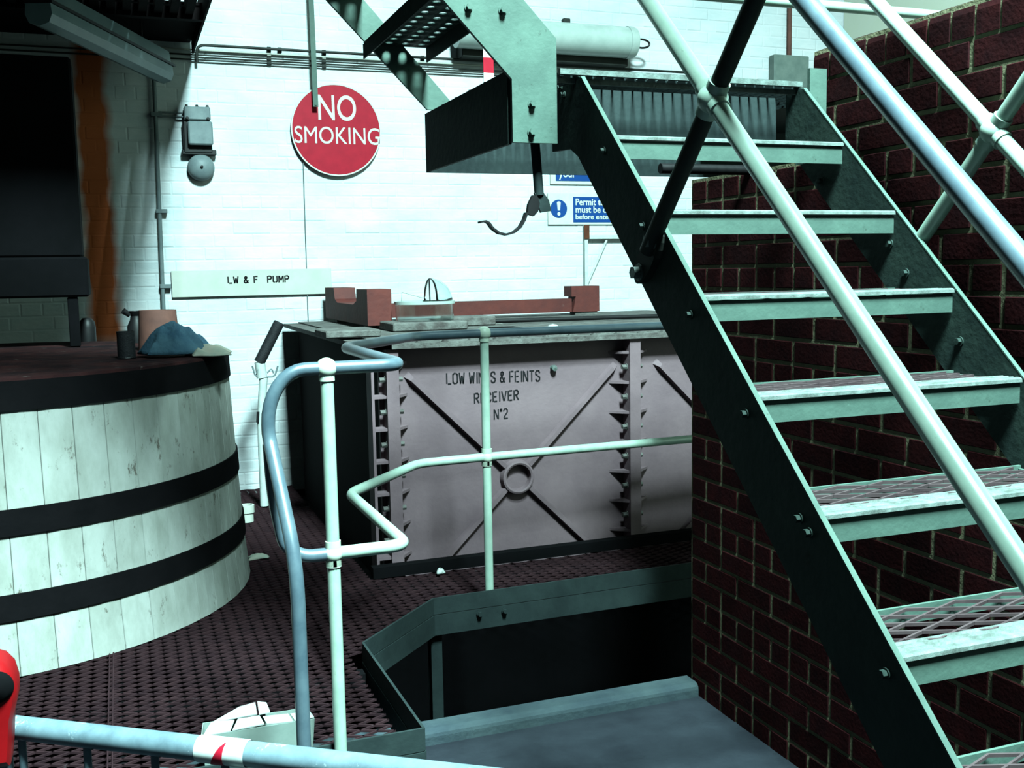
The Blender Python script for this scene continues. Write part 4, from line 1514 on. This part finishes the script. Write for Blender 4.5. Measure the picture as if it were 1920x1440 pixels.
# loose tail of the tape hanging under the rail
tl = MB()
p = bs + bd * (t0 + (t1 - t0) * 0.75) - side * 0.0 + Vector((0, 0, -BR))
tl.add([p + side * 0.02, p + bd * 0.05 + side * 0.02, p + bd * 0.07 + Vector((0, 0, -0.12)) + side * 0.028, p + bd * 0.03 + Vector((0, 0, -0.13)) + side * 0.028,
        p + side * 0.022, p + bd * 0.05 + side * 0.022, p + bd * 0.07 + Vector((0, 0, -0.12)) + side * 0.030, p + bd * 0.03 + Vector((0, 0, -0.13)) + side * 0.030],
       [(0, 1, 2, 3), (7, 6, 5, 4), (0, 4, 5, 1), (1, 5, 6, 2), (2, 6, 7, 3), (3, 7, 4, 0)]).build('loose_tail', 'white_paint', wt)

# red plastic lamp at the barrier end
RY = ba.y - 0.06
rl = thing('hazard_lamp', 'red plastic hazard lamp with a dark round face on the barrier end', 'lamp', (onY(-20, 1420, RY).x, RY, onY(-20, 1430, RY).z))
top, botz = onY(0, 1222, RY).z, onY(0, 1425, RY).z
cxr = onY(-22, 1320, RY).x
hwid = onY(36, 1290, RY).x - cxr
pts = []
nrm_ = 20
hh_ = top - botz
outline = [(-0.62, 0), (0.62, 0), (0.70, 0.15), (0.80, 0.42), (0.98, 0.60), (1.0, 0.72), (0.88, 0.86), (0.62, 0.95), (0.2, 1.0), (-0.2, 1.0), (-0.62, 0.95), (-0.88, 0.86), (-1.0, 0.72), (-0.98, 0.60), (-0.8, 0.42), (-0.7, 0.15)]
outer = [(cxr + u * hwid, botz + v * hh_) for u, v in outline]
bm_ = MB()
lay = ((-0.045, 0.86), (-0.035, 0.97), (-0.02, 1.0), (0.02, 1.0), (0.035, 0.97), (0.045, 0.86))
cz0 = botz + 0.55 * hh_
vs, fs = [], []
n = len(outer)
for yo, s in lay:
    for x, z in outer:
        vs.append((cxr + (x - cxr) * s, RY + yo, cz0 + (z - cz0) * s))
for i in range(len(lay) - 1):
    for kq in range(n):
        a, b = i * n + kq, i * n + (kq + 1) % n
        fs.append((a, b, b + n, a + n))
fs.append(tuple(range(n))[::-1])
fs.append(tuple(range((len(lay) - 1) * n, len(lay) * n)))
bm_.add(vs, fs, True).build('housing', 'red_plastic', rl)
lc = onY(-8, 1290, RY - 0.045)
lr = onY(27, 1290, RY - 0.045).x - lc.x
MB().lathe([(0.001, -0.012), (lr * 0.7, -0.009), (lr * 0.95, -0.003), (lr, 0.002)], (lc.x, RY - 0.045, lc.z), 'y', 28).build('lens', 'dark', rl)

# cracked white tub behind the barrier
tc0, tc1 = onZ(378, 1412, ZM + 0.01), onZ(592, 1405, ZM + 0.01)
ty0 = 2.76
tx0, tx1 = onY(378, 1400, ty0).x, onY(592, 1400, ty0).x
tub = thing('broken_tub', 'crushed white plastic tub with cracked lid lying on the mesh behind the barrier', 'tub', ((tx0 + tx1) / 2, ty0, ZM + 0.004))
zt1 = onY(480, 1366, ty0).z
tb2 = MB()
for (xa, xb) in ((tx0, tx1),):
    tb2.add([(xa + 0.008, ty0 + 0.006, ZM + 0.005), (xb - 0.008, ty0 + 0.006, ZM + 0.005), (xb, ty0, zt1), (xa, ty0, zt1 + 0.004),
             (xa + 0.02, ty0 + 0.075, ZM + 0.005), (xb - 0.02, ty0 + 0.075, ZM + 0.005), (xb - 0.01, ty0 + 0.075, zt1 + 0.004), (xa + 0.01, ty0 + 0.075, zt1 + 0.008)],
            [(0, 1, 2, 3), (1, 5, 6, 2), (5, 4, 7, 6), (4, 0, 3, 7), (0, 4, 5, 1)])
o = tb2.build('body', 'tub', tub)
so = o.modifiers.new('thick', 'SOLIDIFY')
so.thickness = 0.003
# lid broken into pieces: quads given as fractions across and back, with lifted corners
pieces = [((0.02, 0.0, 0.0), (0.25, 0.0, 0.0), (0.30, 0.4, 0.012), (0.10, 0.5, 0.012)),
          ((0.27, 0.0, 0.001), (0.55, 0.0, 0.003), (0.52, 0.34, 0.015), (0.33, 0.40, 0.013)),
          ((0.57, 0.0, 0.003), (0.80, 0.0, 0.0), (0.78, 0.45, 0.004), (0.55, 0.36, 0.010)),
          ((0.82, 0.0, 0.0), (0.995, 0.0, 0.0), (0.98, 0.5, 0.0), (0.80, 0.45, 0.003)),
          ((0.12, 0.53, 0.012), (0.50, 0.38, 0.018), (0.50, 0.75, 0.036), (0.36, 0.80, 0.030)),
          ((0.52, 0.40, 0.016), (0.62, 0.46, 0.016), (0.60, 0.80, 0.030), (0.52, 0.78, 0.036))]
for pc4 in pieces:
    q = [(tx0 + u * (tx1 - tx0), ty0 + v * 0.085, zt1 + 0.006 + w * 1.15) for u, v, w in pc4]
    q2 = [(x, y, z - 0.003) for x, y, z in q]
    MB().add(q + q2, [(0, 1, 2, 3), (7, 6, 5, 4), (0, 4, 5, 1), (1, 5, 6, 2), (2, 6, 7, 3), (3, 7, 4, 0)]).build('lid_piece', 'white_paint', tub)
